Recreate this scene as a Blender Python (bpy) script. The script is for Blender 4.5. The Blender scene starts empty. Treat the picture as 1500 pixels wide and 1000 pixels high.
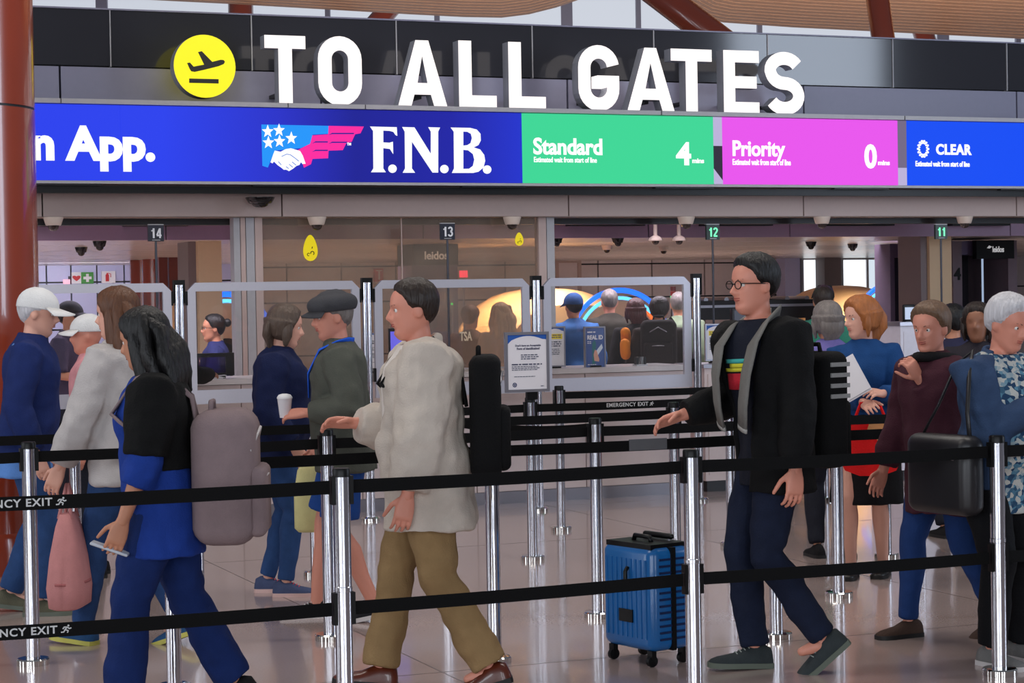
import bpy, math, random
import numpy as np
from mathutils import Vector, Matrix, noise
from mathutils.geometry import tessellate_polygon
random.seed(7)
R = math.radians
SC = bpy.context.scene
COL = SC.collection

# ---------------------------------------------------------------- camera
FPX = 3000.0
cam_d = bpy.data.cameras.new('camera')
cam_d.sensor_width = 36.0
cam_d.lens = 36.0 * FPX / 1500.0
cam_d.clip_end = 400
cam = bpy.data.objects.new('camera', cam_d)
COL.objects.link(cam)
CAMH = 1.6
CM = (Matrix.Rotation(R(90 - 1.146), 3, 'X') @ Matrix.Rotation(-0.0172, 3, 'Z'))
cam.matrix_world = Matrix.Translation((0, 0, CAMH)) @ CM.to_4x4()
SC.camera = cam

# ---------------------------------------------------------------- world, lights, exposure
wd = bpy.data.worlds.new('world')
SC.world = wd
wd.use_nodes = True
wn = wd.node_tree
bgn = wn.nodes['Background']
bgn.inputs['Color'].default_value = (0.80, 0.86, 1.0, 1)
bgn.inputs['Strength'].default_value = 0.15


def area(name, loc, target, sx, sy, power, color=(1, 1, 1), spread=180):
    ld = bpy.data.lights.new(name, 'AREA')
    ld.shape = 'RECTANGLE'
    ld.size = sx
    ld.size_y = sy
    ld.energy = power
    ld.color = color
    ld.spread = R(spread)
    o = bpy.data.objects.new(name, ld)
    COL.objects.link(o)
    o.location = loc
    o.rotation_euler = (Vector(target) - Vector(loc)).to_track_quat('-Z', 'Y').to_euler()
    return o


# tall glazing bays of the hall behind and beside the photographer
for i, x in enumerate((-12, -7.5, -3.0, 3.0, 7.5)):
    area('glazing_light', (x, -9, 3.6), (x * 0.3, 10, 1.0), 1.6, 6.0, 330, (0.86, 0.92, 1.0))
for x, y in ((-12, 3.5), (-12, 9.0)):
    area('glazing_light', (x, y, 3.6), (0, y + 2, 0.8), 1.6, 5.5, 160, (0.88, 0.93, 1.0))
area('glazing_light', (12.5, 10.6, 4.0), (4, 17, 2.8), 2.2, 5.5, 420, (0.72, 0.83, 1.0))
# unseen lamps added overhead to light the queue
for (x, y) in ((-3, 8.5), (3, 9.5), (0, 12.3)):
    area('queue_fill_light', (x, y, 6.2), (x, y, 0), 3.2, 1.2, 105, (1.0, 0.93, 0.86))
# fill lamps added to brighten the security hall and the wooden canopy
ca, sa = math.cos(R(22)), math.sin(R(22))


def dw(a, d, z):
    return (ca * a - sa * d, sa * a + ca * d, z)


for a in (-3.5, 1.5, 6.5):
    area('bay_fill_light', dw(a + 2, 17.2, 2.75), dw(a + 2, 17.2, 0), 3.4, 0.5, 95, (0.95, 0.86, 1.0), 130)
for a in (-2, 4, 10):
    for d in (21.5, 26.5):
        area('hall_fill_light', dw(a + 4, d, 2.2), dw(a + 4, d, 0), 2.6, 1.0, 120, (1.0, 0.93, 0.86), 120)
area('wall_fill_light', dw(3.5, 28.5, 2.15), dw(3.5, 30.4, .9), 5, .3, 60, (0.86, 0.88, 1.0))
for x in (-5, 1, 7):  # set out of sight behind the sign band, added to brighten the wood
    area('canopy_fill_light', (x, 27, 3.6), (x, 31, 7), 3.0, 0.6, 380, (1.0, 0.93, 0.84))
SC.view_settings.view_transform = 'Standard'
SC.view_settings.look = 'None'
SC.view_settings.exposure = 0.0
SC.view_settings.gamma = 1.0
SC.view_settings.use_curve_mapping = False

# ---------------------------------------------------------------- coordinates
# pixel of the 1500x1000 photograph -> point of the place
def ray(px, py):
    return CM @ Vector(((px - 750) / FPX, -(py - 500) / FPX, -1.0))


def wp(px, py, Y):
    d = ray(px, py)
    return Vector((0, 0, CAMH)) + d * (Y / d.y)


def gp(px, py):
    d = ray(px, py)
    return Vector((0, 0, CAMH)) + d * (-CAMH / d.z)


ANG = R(22)          # the checkpoint front recedes to the right
U = Vector((math.cos(ANG), math.sin(ANG), 0))
N = Vector((-math.sin(ANG), math.cos(ANG), 0))


def fa(px, py, d):
    """pixel -> (along, height) on the vertical plane at distance d parallel to the checkpoint front"""
    r = ray(px, py)
    t = d / r.dot(N)
    p = Vector((0, 0, CAMH)) + r * t
    return p.dot(U), p.z


def fw(a, d, z):
    return U * a + N * d + Vector((0, 0, z))


# ---------------------------------------------------------------- materials
def lin(c):
    def f(v):
        v = v / 255.0
        return v / 12.92 if v <= 0.04045 else ((v + 0.055) / 1.055) ** 2.4
    return (f(c[0]), f(c[1]), f(c[2]), 1)


MATS = {}


def mat(name, c, rough=0.6, metal=0.0, var=0.08, vscale=20.0, bump=0.0, bscale=120.0, spec=0.5, emit=None, estr=0.0,
        stretch=None, coat=0.0, alpha=1.0):
    if name in MATS:
        return MATS[name]
    m = bpy.data.materials.new(name)
    m.use_nodes = True
    nt = m.node_tree
    b = nt.nodes['Principled BSDF']
    b.inputs['Roughness'].default_value = rough
    b.inputs['Metallic'].default_value = metal
    b.inputs['Specular IOR Level'].default_value = spec
    b.inputs['Coat Weight'].default_value = coat
    tc = nt.nodes.new('ShaderNodeTexCoord')
    mp = nt.nodes.new('ShaderNodeMapping')
    nt.links.new(tc.outputs['Object'], mp.inputs['Vector'])
    if stretch:
        mp.inputs['Scale'].default_value = stretch
    nz = nt.nodes.new('ShaderNodeTexNoise')
    nz.inputs['Scale'].default_value = vscale
    nz.inputs['Detail'].default_value = 3
    nt.links.new(mp.outputs['Vector'], nz.inputs['Vector'])
    mx = nt.nodes.new('ShaderNodeMixRGB')
    L = lin(c)
    mx.inputs['Color1'].default_value = (L[0] * (1 - var), L[1] * (1 - var), L[2] * (1 - var), 1)
    mx.inputs['Color2'].default_value = (min(1, L[0] * (1 + var)), min(1, L[1] * (1 + var)), min(1, L[2] * (1 + var)), 1)
    nt.links.new(nz.outputs['Fac'], mx.inputs['Fac'])
    nt.links.new(mx.outputs['Color'], b.inputs['Base Color'])
    if bump > 0:
        n2 = nt.nodes.new('ShaderNodeTexNoise')
        n2.inputs['Scale'].default_value = bscale
        n2.inputs['Detail'].default_value = 4
        nt.links.new(mp.outputs['Vector'], n2.inputs['Vector'])
        bp = nt.nodes.new('ShaderNodeBump')
        bp.inputs['Strength'].default_value = bump
        bp.inputs['Distance'].default_value = 0.01
        nt.links.new(n2.outputs['Fac'], bp.inputs['Height'])
        nt.links.new(bp.outputs['Normal'], b.inputs['Normal'])
    if emit is not None:
        b.inputs['Emission Color'].default_value = lin(emit)
        b.inputs['Emission Strength'].default_value = estr
    MATS[name] = m
    return m


def glass(name, tint=(255, 255, 255), clear=0.85, haze=0.05, hazec=(200, 190, 180), rough=0.02, refl=1.0):
    """thin sheet glass: mostly clear, some mirror by angle, a little diffuse haze"""
    if name in MATS:
        return MATS[name]
    m = bpy.data.materials.new(name)
    m.use_nodes = True
    nt = m.node_tree
    nt.nodes.clear()
    out = nt.nodes.new('ShaderNodeOutputMaterial')
    tr = nt.nodes.new('ShaderNodeBsdfTransparent')
    tr.inputs['Color'].default_value = lin(tint)
    gl = nt.nodes.new('ShaderNodeBsdfGlossy')
    gl.inputs['Roughness'].default_value = rough
    gl.inputs['Color'].default_value = (0.9, 0.9, 0.95, 1)
    fr = nt.nodes.new('ShaderNodeFresnel')
    fr.inputs['IOR'].default_value = 1.5
    m1 = nt.nodes.new('ShaderNodeMixShader')
    ad = nt.nodes.new('ShaderNodeMath')
    ad.operation = 'MULTIPLY_ADD'
    ad.inputs[1].default_value = refl
    ad.inputs[2].default_value = 0.9 - clear if clear < 0.9 else 0.0
    nt.links.new(fr.outputs['Fac'], ad.inputs[0])
    nt.links.new(ad.outputs[0], m1.inputs['Fac'])
    nt.links.new(tr.outputs[0], m1.inputs[1])
    nt.links.new(gl.outputs[0], m1.inputs[2])
    df = nt.nodes.new('ShaderNodeBsdfDiffuse')
    tc = nt.nodes.new('ShaderNodeTexCoord')
    nz = nt.nodes.new('ShaderNodeTexNoise')
    nz.inputs['Scale'].default_value = 2.5
    nt.links.new(tc.outputs['Object'], nz.inputs['Vector'])
    mm = nt.nodes.new('ShaderNodeMath')
    mm.operation = 'MULTIPLY'
    mm.inputs[1].default_value = haze * 2
    nt.links.new(nz.outputs['Fac'], mm.inputs[0])
    df.inputs['Color'].default_value = lin(hazec)
    m2 = nt.nodes.new('ShaderNodeMixShader')
    nt.links.new(mm.outputs[0], m2.inputs['Fac'])
    nt.links.new(m1.outputs[0], m2.inputs[1])
    nt.links.new(df.outputs[0], m2.inputs[2])
    nt.links.new(m2.outputs[0], out.inputs['Surface'])
    MATS[name] = m
    return m


def emis(name, c, s=1.0, var=0.03, vscale=30.0):
    return mat(name, tuple(v * 0.3 for v in c), 0.4, var=var, vscale=vscale, emit=c, estr=s)


# ---------------------------------------------------------------- mesh collector
class MB:
    def __init__(self):
        self.v = []
        self.f = []
        self.mi = []
        self.cur = 0

    def add(self, vs, fs):
        o = len(self.v)
        self.v.extend([tuple(p) for p in vs])
        for f in fs:
            self.f.append(tuple(i + o for i in f))
            self.mi.append(self.cur)
        return self

    def box(self, x0, x1, y0, y1, z0, z1, M=None):
        vs = [Vector((x, y, z)) for z in (z0, z1) for y in (y0, y1) for x in (x0, x1)]
        if M is not None:
            vs = [M @ p for p in vs]
        return self.add(vs, [(0, 2, 3, 1), (4, 5, 7, 6), (0, 1, 5, 4), (2, 6, 7, 3), (0, 4, 6, 2), (1, 3, 7, 5)])

    def rings(self, rings, cap=True):
        n = len(rings[0])
        vs = [p for r in rings for p in r]
        fs = []
        for i in range(len(rings) - 1):
            for k in range(n):
                k2 = (k + 1) % n
                fs.append((i * n + k, i * n + k2, (i + 1) * n + k2, (i + 1) * n + k))
        if cap:
            fs.append(tuple(range(n - 1, -1, -1)))
            fs.append(tuple((len(rings) - 1) * n + k for k in range(n)))
        return self.add(vs, fs)

    def lathe(self, prof, n=20, c=(0, 0, 0), ax='z'):
        rs = []
        for (r, z) in prof:
            ring = []
            for k in range(n):
                t = 2 * math.pi * k / n
                p = (r * math.cos(t), r * math.sin(t), z)
                if ax == 'y':
                    p = (p[0], p[2], -p[1])
                if ax == 'x':
                    p = (p[2], p[0], p[1])
                ring.append((p[0] + c[0], p[1] + c[1], p[2] + c[2]))
            rs.append(ring)
        return self.rings(rs)

    def tube(self, pts, radii, n=10, flat=None, up=None, round_ends=False):
        """round (or flattened: flat = ratio along the 'up' direction) tube through pts"""
        pts = [Vector(p) for p in pts]
        if not hasattr(radii, '__len__'):
            radii = [radii] * len(pts)
        radii = list(radii)
        if round_ends:
            d0 = (pts[0] - pts[1]).normalized()
            d1 = (pts[-1] - pts[-2]).normalized()
            r0, r1 = radii[0], radii[-1]
            P0, P1 = pts[0], pts[-1]
            pts = [P0 + d0 * r0, P0 + d0 * r0 * .8, P0 + d0 * r0 * .45] + pts + [P1 + d1 * r1 * .45, P1 + d1 * r1 * .8, P1 + d1 * r1]
            radii = [r0 * .15, r0 * .6, r0 * .9] + radii + [r1 * .9, r1 * .6, r1 * .15]
        rs = []
        u = Vector(up) if up is not None else None
        for i, p in enumerate(pts):
            t = (pts[min(i + 1, len(pts) - 1)] - pts[max(i - 1, 0)]).normalized()
            if u is None:
                u = Vector((0, 0, 1)) if abs(t.z) < 0.9 else Vector((1, 0, 0))
            u2 = u - t * u.dot(t)
            if u2.length < 1e-4:
                u2 = t.orthogonal()
            u2.normalize()
            if up is None:
                u = u2
            w = t.cross(u2)
            fl = 1.0 if flat is None else (flat[i] if hasattr(flat, '__len__') else flat)
            rs.append([p + u2 * (radii[i] * fl * math.cos(2 * math.pi * k / n)) + w * (radii[i] * math.sin(2 * math.pi * k / n)) for k in range(n)])
        return self.rings(rs)

    def ball(self, c, r, n=12, m=8, M=None):
        if not hasattr(r, '__len__'):
            r = (r, r, r)
        c = Vector(c)
        rs = []
        for i in range(m):
            ph = -math.pi / 2 + math.pi * (i + 0.35) / (m - 0.3)
            ring = []
            for k in range(n):
                t = 2 * math.pi * k / n
                p = Vector((r[0] * math.cos(ph) * math.cos(t), r[1] * math.cos(ph) * math.sin(t), r[2] * math.sin(ph)))
                if M is not None:
                    p = M @ p
                ring.append(c + p)
            rs.append(ring)
        return self.rings(rs)

    def rbox(self, c, h, r, n=4, M=None):
        """rounded box: half sizes h, edge radius r"""
        c = Vector(c)
        rs = []
        m = 2 * n
        for i in range(m):
            ph = -math.pi / 2 + math.pi * (i + 0.12) / (m - 1 + 0.24)
            ring = []
            for k in range(4 * n):
                q, j = divmod(k, n)
                t = math.pi / 2 * (q + j / (n - 1.0) if n > 1 else 0.5)
                sx = 1 if q in (0, 3) else -1
                sy = 1 if q in (0, 1) else -1
                sz = 1 if i >= n else -1
                p = Vector((sx * (h[0] - r) + r * math.cos(ph) * math.cos(t), sy * (h[1] - r) + r * math.cos(ph) * math.sin(t), sz * (h[2] - r) + r * math.sin(ph)))
                if M is not None:
                    p = M @ p
                ring.append(c + p)
            rs.append(ring)
        return self.rings(rs)

    def poly(self, pts2, y0, y1, holes=()):
        """outline in the x/z plane, given thickness from y0 (front) to y1"""
        loops = [list(pts2)] + [list(h) for h in holes]
        flat = [p for l in loops for p in l]
        tri = tessellate_polygon([[Vector((p[0], p[1], 0)) for p in l] for l in loops])
        n = len(flat)
        vs = [(p[0], y0, p[1]) for p in flat] + [(p[0], y1, p[1]) for p in flat]
        fs = []
        for t in tri:
            a, b, c = (flat[i] for i in t)
            ar = (b[0] - a[0]) * (c[1] - a[1]) - (b[1] - a[1]) * (c[0] - a[0])
            t = tuple(t) if ar > 0 else tuple(reversed(t))
            fs.append(t)
            fs.append(tuple(i + n for i in reversed(t)))
        mi0 = self.cur
        self.add(vs, fs)
        base = len(self.v) - len(vs)
        o = 0
        sides = []
        for l in loops:
            k = len(l)
            ar = sum(l[i][0] * l[(i + 1) % k][1] - l[(i + 1) % k][0] * l[i][1] for i in range(k))
            for i in range(k):
                j = (i + 1) % k
                a, b = base + o + i, base + o + j
                q = (a, a + n, b + n, b)
                first = (l is loops[0])
                sides.append(q if (ar > 0) == first else tuple(reversed(q)))
            o += k
        self.cur = getattr(self, 'side', mi0)
        for q in sides:
            self.f.append(q)
            self.mi.append(self.cur)
        self.cur = mi0
        return self

    def stroke(self, path, w, y0, y1, closed=False):
        """constant-width stroke along a path in the x/z plane"""
        P = [Vector((p[0], p[1])) for p in path]
        n = len(P)
        Lp, Rp = [], []
        for i in range(n):
            if closed:
                a, b = P[i - 1], P[(i + 1) % n]
            else:
                a, b = P[max(0, i - 1)], P[min(n - 1, i + 1)]
            t = (b - a).normalized()
            nn = Vector((-t.y, t.x))
            Lp.append(P[i] + nn * w / 2)
            Rp.append(P[i] - nn * w / 2)
        if closed:
            ar = sum(P[i].x * P[(i + 1) % n].y - P[(i + 1) % n].x * P[i].y for i in range(n))
            out, inn = (Rp, Lp) if ar > 0 else (Lp, Rp)
            return self.poly([tuple(p) for p in out], y0, y1, holes=[[tuple(p) for p in inn]])
        return self.poly([tuple(p) for p in Rp] + [tuple(p) for p in reversed(Lp)], y0, y1)

    def mesh(self, name, off=(0, 0, 0)):
        me = bpy.data.meshes.new(name)
        vs = self.v if off == (0, 0, 0) else [(p[0] - off[0], p[1] - off[1], p[2] - off[2]) for p in self.v]
        me.from_pydata([tuple(p) for p in vs], [], self.f)
        return me

    def build(self, name, m, parent=None, smooth=False, off=(0, 0, 0), loc=None, rz=0.0):
        me = self.mesh(name, off)
        ms = m if isinstance(m, (list, tuple)) else [m]
        for x in ms:
            me.materials.append(x)
        if len(ms) > 1:
            me.polygons.foreach_set('material_index', self.mi)
        if smooth is True:
            me.polygons.foreach_set('use_smooth', [True] * len(me.polygons))
        elif smooth:
            me.polygons.foreach_set('use_smooth', [True] * len(me.polygons))
            me.set_sharp_from_angle(angle=R(smooth))
        me.update()
        o = bpy.data.objects.new(name, me)
        COL.objects.link(o)
        if parent is not None:
            o.parent = parent
        if loc is not None:
            o.location = loc
        if rz:
            o.rotation_euler = (0, 0, rz)
        return o


def tag(o, label=None, cat=None, group=None, kind=None):
    if label:
        o['label'] = label
    if cat:
        o['category'] = cat
    if group:
        o['group'] = group
    if kind:
        o['kind'] = kind
    return o


def thing(name, label, cat, loc=(0, 0, 0), rz=0.0, group=None):
    o = bpy.data.objects.new(name, None)
    COL.objects.link(o)
    o.location = loc
    o.rotation_euler = (0, 0, rz)
    o.empty_display_size = 0.1
    return tag(o, label, cat, group)


def struct(name, parent=None, loc=(0, 0, 0), rz=0.0):
    o = bpy.data.objects.new(name, None)
    COL.objects.link(o)
    o.location = loc
    o.rotation_euler = (0, 0, rz)
    o['kind'] = 'structure'
    if parent is not None:
        o.parent = parent
    return o


def fthing(name, label, cat, a, d, z, group=None):
    t = thing(name, label, cat, fw(a, d, z), ANG, group)
    return t


def text_mb(s, x0, x1, z0, z1, y0, y1, bold=0.0, mb=None, spacing=1.0):
    """lettering fitted to a box in the x/z plane, thickness y0 (front) .. y1"""
    cu = bpy.data.curves.new('t', 'FONT')
    cu.body = s
    cu.size = 1.0
    cu.offset = bold
    cu.resolution_u = 4
    cu.space_character = spacing
    cu.fill_mode = 'FRONT'
    o = bpy.data.objects.new('t', cu)
    COL.objects.link(o)
    dg = bpy.context.evaluated_depsgraph_get()
    ev = o.evaluated_get(dg)
    me = ev.to_mesh()
    V = [v.co.copy() for v in me.vertices]
    F = [tuple(p.vertices) for p in me.polygons]
    ev.to_mesh_clear()
    bpy.data.objects.remove(o)
    bpy.data.curves.remove(cu)
    ax, bx = min(v.x for v in V), max(v.x for v in V)
    ay, by = min(v.y for v in V), max(v.y for v in V)
    mb = mb or MB()
    P = [(x0 + (v.x - ax) / (bx - ax) * (x1 - x0), z0 + (v.y - ay) / (by - ay) * (z1 - z0)) for v in V]
    n = len(P)
    # front faces plus a rim so that the lettering has a thickness
    edges = {}
    fs = []
    for f in F:
        a, b, c = (P[i] for i in f[:3])
        ar = (b[0] - a[0]) * (c[1] - a[1]) - (b[1] - a[1]) * (c[0] - a[0])
        f = f if ar > 0 else tuple(reversed(f))
        fs.append(f)
        for i in range(len(f)):
            e = (f[i], f[(i + 1) % len(f)])
            edges[e] = 1
    rim = [(a, a + n, b + n, b) for (a, b) in edges if (b, a) not in edges]
    mb.add([(p[0], y0, p[1]) for p in P] + [(p[0], y1, p[1]) for p in P], fs + rim)
    return mb


def arc(cx, cy, rx, ry, a0, a1, n=10):
    return [(cx + rx * math.cos(R(a0 + (a1 - a0) * i / n)), cy + ry * math.sin(R(a0 + (a1 - a0) * i / n))) for i in range(n + 1)]


# ---------------------------------------------------------------- deferred voxel unions
PENDING = []      # (object, temp object list) resolved in one pass at the end


def soft_mesh(mb, voxel, smooth=2, wrinkle=0.0, wscale=0.09):
    """union of the closed shapes in mb as ONE continuous surface; returns a temp object"""
    me = mb.mesh('tmp')
    o = bpy.data.objects.new('tmp', me)
    COL.objects.link(o)
    md = o.modifiers.new('r', 'REMESH')
    md.mode = 'VOXEL'
    md.voxel_size = voxel
    md.use_smooth_shade = True
    if smooth:
        sm = o.modifiers.new('s', 'SMOOTH')
        sm.factor = 0.5
        sm.iterations = smooth
    if wrinkle:
        tx = bpy.data.textures.new('wr', 'CLOUDS')
        tx.noise_scale = wscale
        tx.noise_depth = 1
        dm = o.modifiers.new('d', 'DISPLACE')
        dm.texture = tx
        dm.strength = wrinkle
        dm.mid_level = 0.5
        dm.texture_coords = 'LOCAL'
    return o


def soft(name, mbs, m, parent, voxel, smooth=2, wrinkle=0.0, wscale=0.09):
    """one object whose mesh is filled by finish_soft(); mbs: list of (MB, voxel) unions joined in it"""
    o = bpy.data.objects.new(name, bpy.data.meshes.new(name))
    COL.objects.link(o)
    o.parent = parent
    o.data.materials.append(m)
    tm = []
    for x in (mbs if isinstance(mbs, list) else [mbs]):
        mb, vx = x if isinstance(x, tuple) else (x, voxel)
        tm.append(soft_mesh(mb, vx, smooth, wrinkle if vx == voxel else 0, wscale))
    PENDING.append((o, tm))
    return o


def finish_soft():
    dg = bpy.context.evaluated_depsgraph_get()
    dg.update()
    for o, tms in PENDING:
        allv, allf, off = [], [], 0
        for t in tms:
            ev = t.evaluated_get(dg)
            me = ev.to_mesh()
            nv = len(me.vertices)
            co = np.empty(nv * 3, dtype=np.float32)
            me.vertices.foreach_get('co', co)
            npoly = len(me.polygons)
            lt = np.empty(npoly, dtype=np.int32)
            me.polygons.foreach_get('loop_total', lt)
            li = np.empty(len(me.loops), dtype=np.int32)
            me.loops.foreach_get('vertex_index', li)
            allv.append(co)
            allf.append((li + off, lt))
            off += nv
            ev.to_mesh_clear()
        me = o.data
        co = np.concatenate(allv)
        li = np.concatenate([a for a, b in allf])
        lt = np.concatenate([b for a, b in allf])
        me.vertices.add(len(co) // 3)
        me.vertices.foreach_set('co', co)
        me.loops.add(len(li))
        me.loops.foreach_set('vertex_index', li)
        me.polygons.add(len(lt))
        ls = np.concatenate([[0], np.cumsum(lt)[:-1]]).astype(np.int32)
        me.polygons.foreach_set('loop_start', ls)
        me.polygons.foreach_set('loop_total', lt)
        me.polygons.foreach_set('use_smooth', np.ones(len(lt), dtype=bool))
        me.update()
        me.validate()
    for o, tms in PENDING:
        for t in tms:
            d = t.data
            bpy.data.objects.remove(t)
            bpy.data.meshes.remove(d)
    PENDING.clear()
# ================================================================ THE SETTING
M_floor = mat('terrazzo', (172, 152, 146), rough=0.16, var=0.10, vscale=90, spec=0.6, coat=0.35)
M_floor.node_tree.nodes['Principled BSDF'].inputs['Coat Roughness'].default_value = 0.05
M_joint = mat('floor_joint', (96, 84, 80), rough=0.3)
M_dark = mat('dark_metal', (28, 27, 30), rough=0.45)
M_black = mat('black_plastic', (8, 8, 9), rough=0.4, spec=.3)
M_alu = mat('brushed_aluminium', (168, 166, 174), rough=0.34, metal=0.85, var=0.04, vscale=60, stretch=(1, 1, 30))
M_trim = mat('painted_trim', (170, 168, 172), rough=0.4)
M_grey = mat('grey_cladding', (130, 128, 150), rough=0.42, var=0.04)
M_taupe = mat('taupe_cladding', (186, 163, 156), rough=0.5, var=0.04)
M_purple_glow = mat('purple_glow_cladding', (150, 124, 146), rough=0.5, var=0.05)  # purple LED glow put into the cladding colour
M_white = mat('white_panel', (190, 190, 226), rough=0.35, var=0.03)  # white paint with the lilac light on it put into the colour
M_cream = mat('cream_laminate', (222, 204, 200), rough=0.4, var=0.03)
M_red = mat('rust_red_lacquer', (138, 54, 32), rough=0.22, var=0.12, vscale=3, spec=0.6, coat=0.5)
M_wood = mat('warm_wood', (166, 124, 98), rough=0.45, var=0.22, vscale=4, stretch=(1, 14, 14))
M_frame = mat('barrier_aluminium', (206, 204, 214), rough=0.36, metal=0.7, var=0.03, vscale=60)
M_steel = mat('stainless', (205, 205, 212), rough=0.16, metal=1.0, var=0.015, vscale=10)
M_chrome = mat('chrome', (220, 218, 214), rough=0.08, metal=1.0, var=0.02)
M_tint = mat('dark_tinted_glass', (48, 48, 54), rough=0.09, var=0.05, vscale=2, spec=0.45)
M_glass = glass('clear_sheet', clear=0.9, haze=0.015)
M_store = glass('storefront_sheet', tint=(235, 224, 210), clear=0.86, haze=0.2, hazec=(196, 176, 158))

fl = struct('floor')
MB().box(-16, 16, -11, 46, -0.12, 0.0).build('slab', M_floor, fl)
jm = MB()
for k in range(9):
    jm.box(-14, 14, 6.2 + 2.1 * k, 6.206 + 2.1 * k, 0.0, 0.0006)
for k in range(9):
    jm.box(-13 + 3.2 * k, -12.994 + 3.2 * k, 5, 26, 0.0, 0.0006)
jt = jm.build('joint', M_joint, fl, rz=ANG)
jt['kind'] = 'stuff'

# --- far clerestory glazing, slatted canopy and raking columns above the checkpoint
M_sky = emis('daylight_pane', (214, 220, 232), 0.85)
cl = struct('window_1')
p0, p1 = wp(-250, 130, 43), wp(1750, 130, 43)
zt = wp(750, -140, 43).z
zb = 4.4
wid = p1.x - p0.x
pm = MB()
xs = [-250, 150, 480, 640, 830, 935, 1112, 1380, 1490, 1750]
for i in range(len(xs) - 1):
    a, b = wp(xs[i], 20, 43).x, wp(xs[i + 1], 20, 43).x
    MB().box(a + .06, b - .06, 43, 43.05, zb, zt).build('pane', M_sky, cl)
    mw = 0.05 if i % 3 else 0.12
    MB().box(b - mw, b + mw, 42.9, 43.1, zb, zt).build('mullion', M_grey, cl)


def canopy(name, curve, Yf, Yn, rise):
    r = struct(name)
    mb = MB()
    pts = [wp(x, y, Yf) for x, y in curve]
    nrow = 44
    for j in range(nrow):
        t0, t1 = j / nrow, (j + 0.80) / nrow
        y0, y1 = Yf + (Yn - Yf) * t0, Yf + (Yn - Yf) * t1
        for i in range(len(pts) - 1):
            a, b = pts[i], pts[i + 1]
            k0, k1 = rise * t0, rise * t1
            o = len(mb.v)
            mb.add([(a.x, y0, a.z + k0), (b.x, y0, b.z + k0), (b.x, y1, b.z + k1), (a.x, y1, a.z + k1),
                    (a.x, y0, a.z + k0 + .012), (b.x, y0, b.z + k0 + .012), (b.x, y1, b.z + k1 + .012), (a.x, y1, a.z + k1 + .012)],
                   [(0, 1, 2, 3), (0, 4, 5, 1), (3, 2, 6, 7)])
    s = mb.build('slat', M_wood, r)
    s['kind'] = 'stuff'
    bk = MB()
    for i in range(len(pts) - 1):
        a, b = pts[i], pts[i + 1]
        bk.add([(a.x, Yf + .05, a.z + .052), (b.x, Yf + .05, b.z + .052), (b.x, Yn, b.z + rise + .052), (a.x, Yn, a.z + rise + .052),
                (a.x, Yf + .05, a.z + .25), (b.x, Yf + .05, b.z + .25), (b.x, Yn, b.z + rise + .25), (a.x, Yn, a.z + rise + .25)],
               [(0, 1, 2, 3), (4, 7, 6, 5), (0, 4, 5, 1)])
    bk.build('backing', mat('canopy_backing', (30, 20, 16), 0.8), r)


canopy('ceiling_1', [(-260, -40), (-100, -20), (60, -8), (200, -1), (340, 6), (480, 14), (600, 21), (680, 25), (735, 26), (775, 21), (815, 11), (850, -1), (890, -22)], 36, 24, 0.4)
canopy('ceiling_2', [(940, -30), (975, -10), (1005, 12), (1035, 28), (1060, 33), (1160, 40), (1280, 46), (1400, 52), (1500, 57), (1640, 64), (1760, 70)], 36, 24, 0.5)
for i, (x0, y0, x1, y1, r, Yc) in enumerate(((352, -30, 353, 60, .24, 39), (590, -10, 520, 70, .2, 39), (950, -20, 1075, 75, .17, 23.2), (1282, -30, 1296, 75, .135, 23.2), (1350, 40, 1361, 75, .2, 39))):
    a, b = wp(x0, y0, Yc), wp(x1, y1, Yc)
    d = (b - a).normalized()
    a2 = a - d * (0.8 / abs(d.z))
    if Yc < 30:         # stands on the roof of the low security hall
        pts = [a2, b + d * ((b.z - 2.6) / abs(d.z))]
    elif abs(d.z) > .7:
        pts = [a2, b + d * (b.z / abs(d.z))]
    else:
        pts = [a2, b, Vector((b.x + d.x * 1.2, Yc, 0))]
    MB().tube(pts, r, 16).build('raking_column', M_red, None, True)['kind'] = 'structure'

# --- big glossy red column at the left
cc = wp(-64, 440, 12.6)
pc = struct('column', loc=(cc.x, cc.y, 0))
CR = 0.497
MB().lathe([(CR, 0.25), (CR, 2.82)], 48).build('lower_shaft', M_red, pc, 40)
MB().lathe([(CR - .006, 2.82), (CR - .006, 2.835)], 48).build('joint_ring', M_dark, pc, 40)
MB().lathe([(CR, 2.835), (CR, 6.2)], 48).build('upper_shaft', M_red, pc, 40)
MB().lathe([(CR + .02, 0), (CR + .02, .22), (CR, .25)], 48).build('plinth', M_red, pc, 40)

# ---------------------------------------------------------------- sign band (tinted glass over grey cladding)
DB = 15.9
A0, A1 = fa(-190, 215, 15.4)[0], fa(1720, 215, 15.4)[0]
zl = fa(600, 155, 15.4)[1]          # top of the LED housing, where the letters stand
zg = fa(580, 109, DB)[1]
zt = fa(580, 28, DB)[1]
band = struct('wall_sign_band', loc=fw(0, DB, 0), rz=ANG)


def cut(xs, y, d):
    return [fa(x, y, d)[0] for x in xs]


js = [A0] + cut([88, 470, 831, 1177, 1489], 125, DB) + [A1]
for i in range(len(js) - 1):
    MB().box(js[i] + .008, js[i + 1] - .008, 0, .12, zl + .002, zg - .006).build('panel', M_grey, band)
js = [A0] + cut([162, 369, 581, 780, 958, 1125, 1308, 1475], 70, DB) + [A1]
for i in range(len(js) - 1):
    MB().box(js[i] + .005, js[i + 1] - .005, 0.01, .05, zg + .006, zt - .012).build('tinted_pane', M_tint, band)
    if i:
        MB().box(js[i] - .004, js[i] + .004, 0.0, .05, zg, zt).build('joint', M_trim, band)
MB().box(A0, A1, -.005, .06, zt - .012, zt).build('top_rail', M_grey, band)
MB().box(A0, A1, .121, .16, zl + .002, zt - .05).build('backing', M_dark, band)

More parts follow.
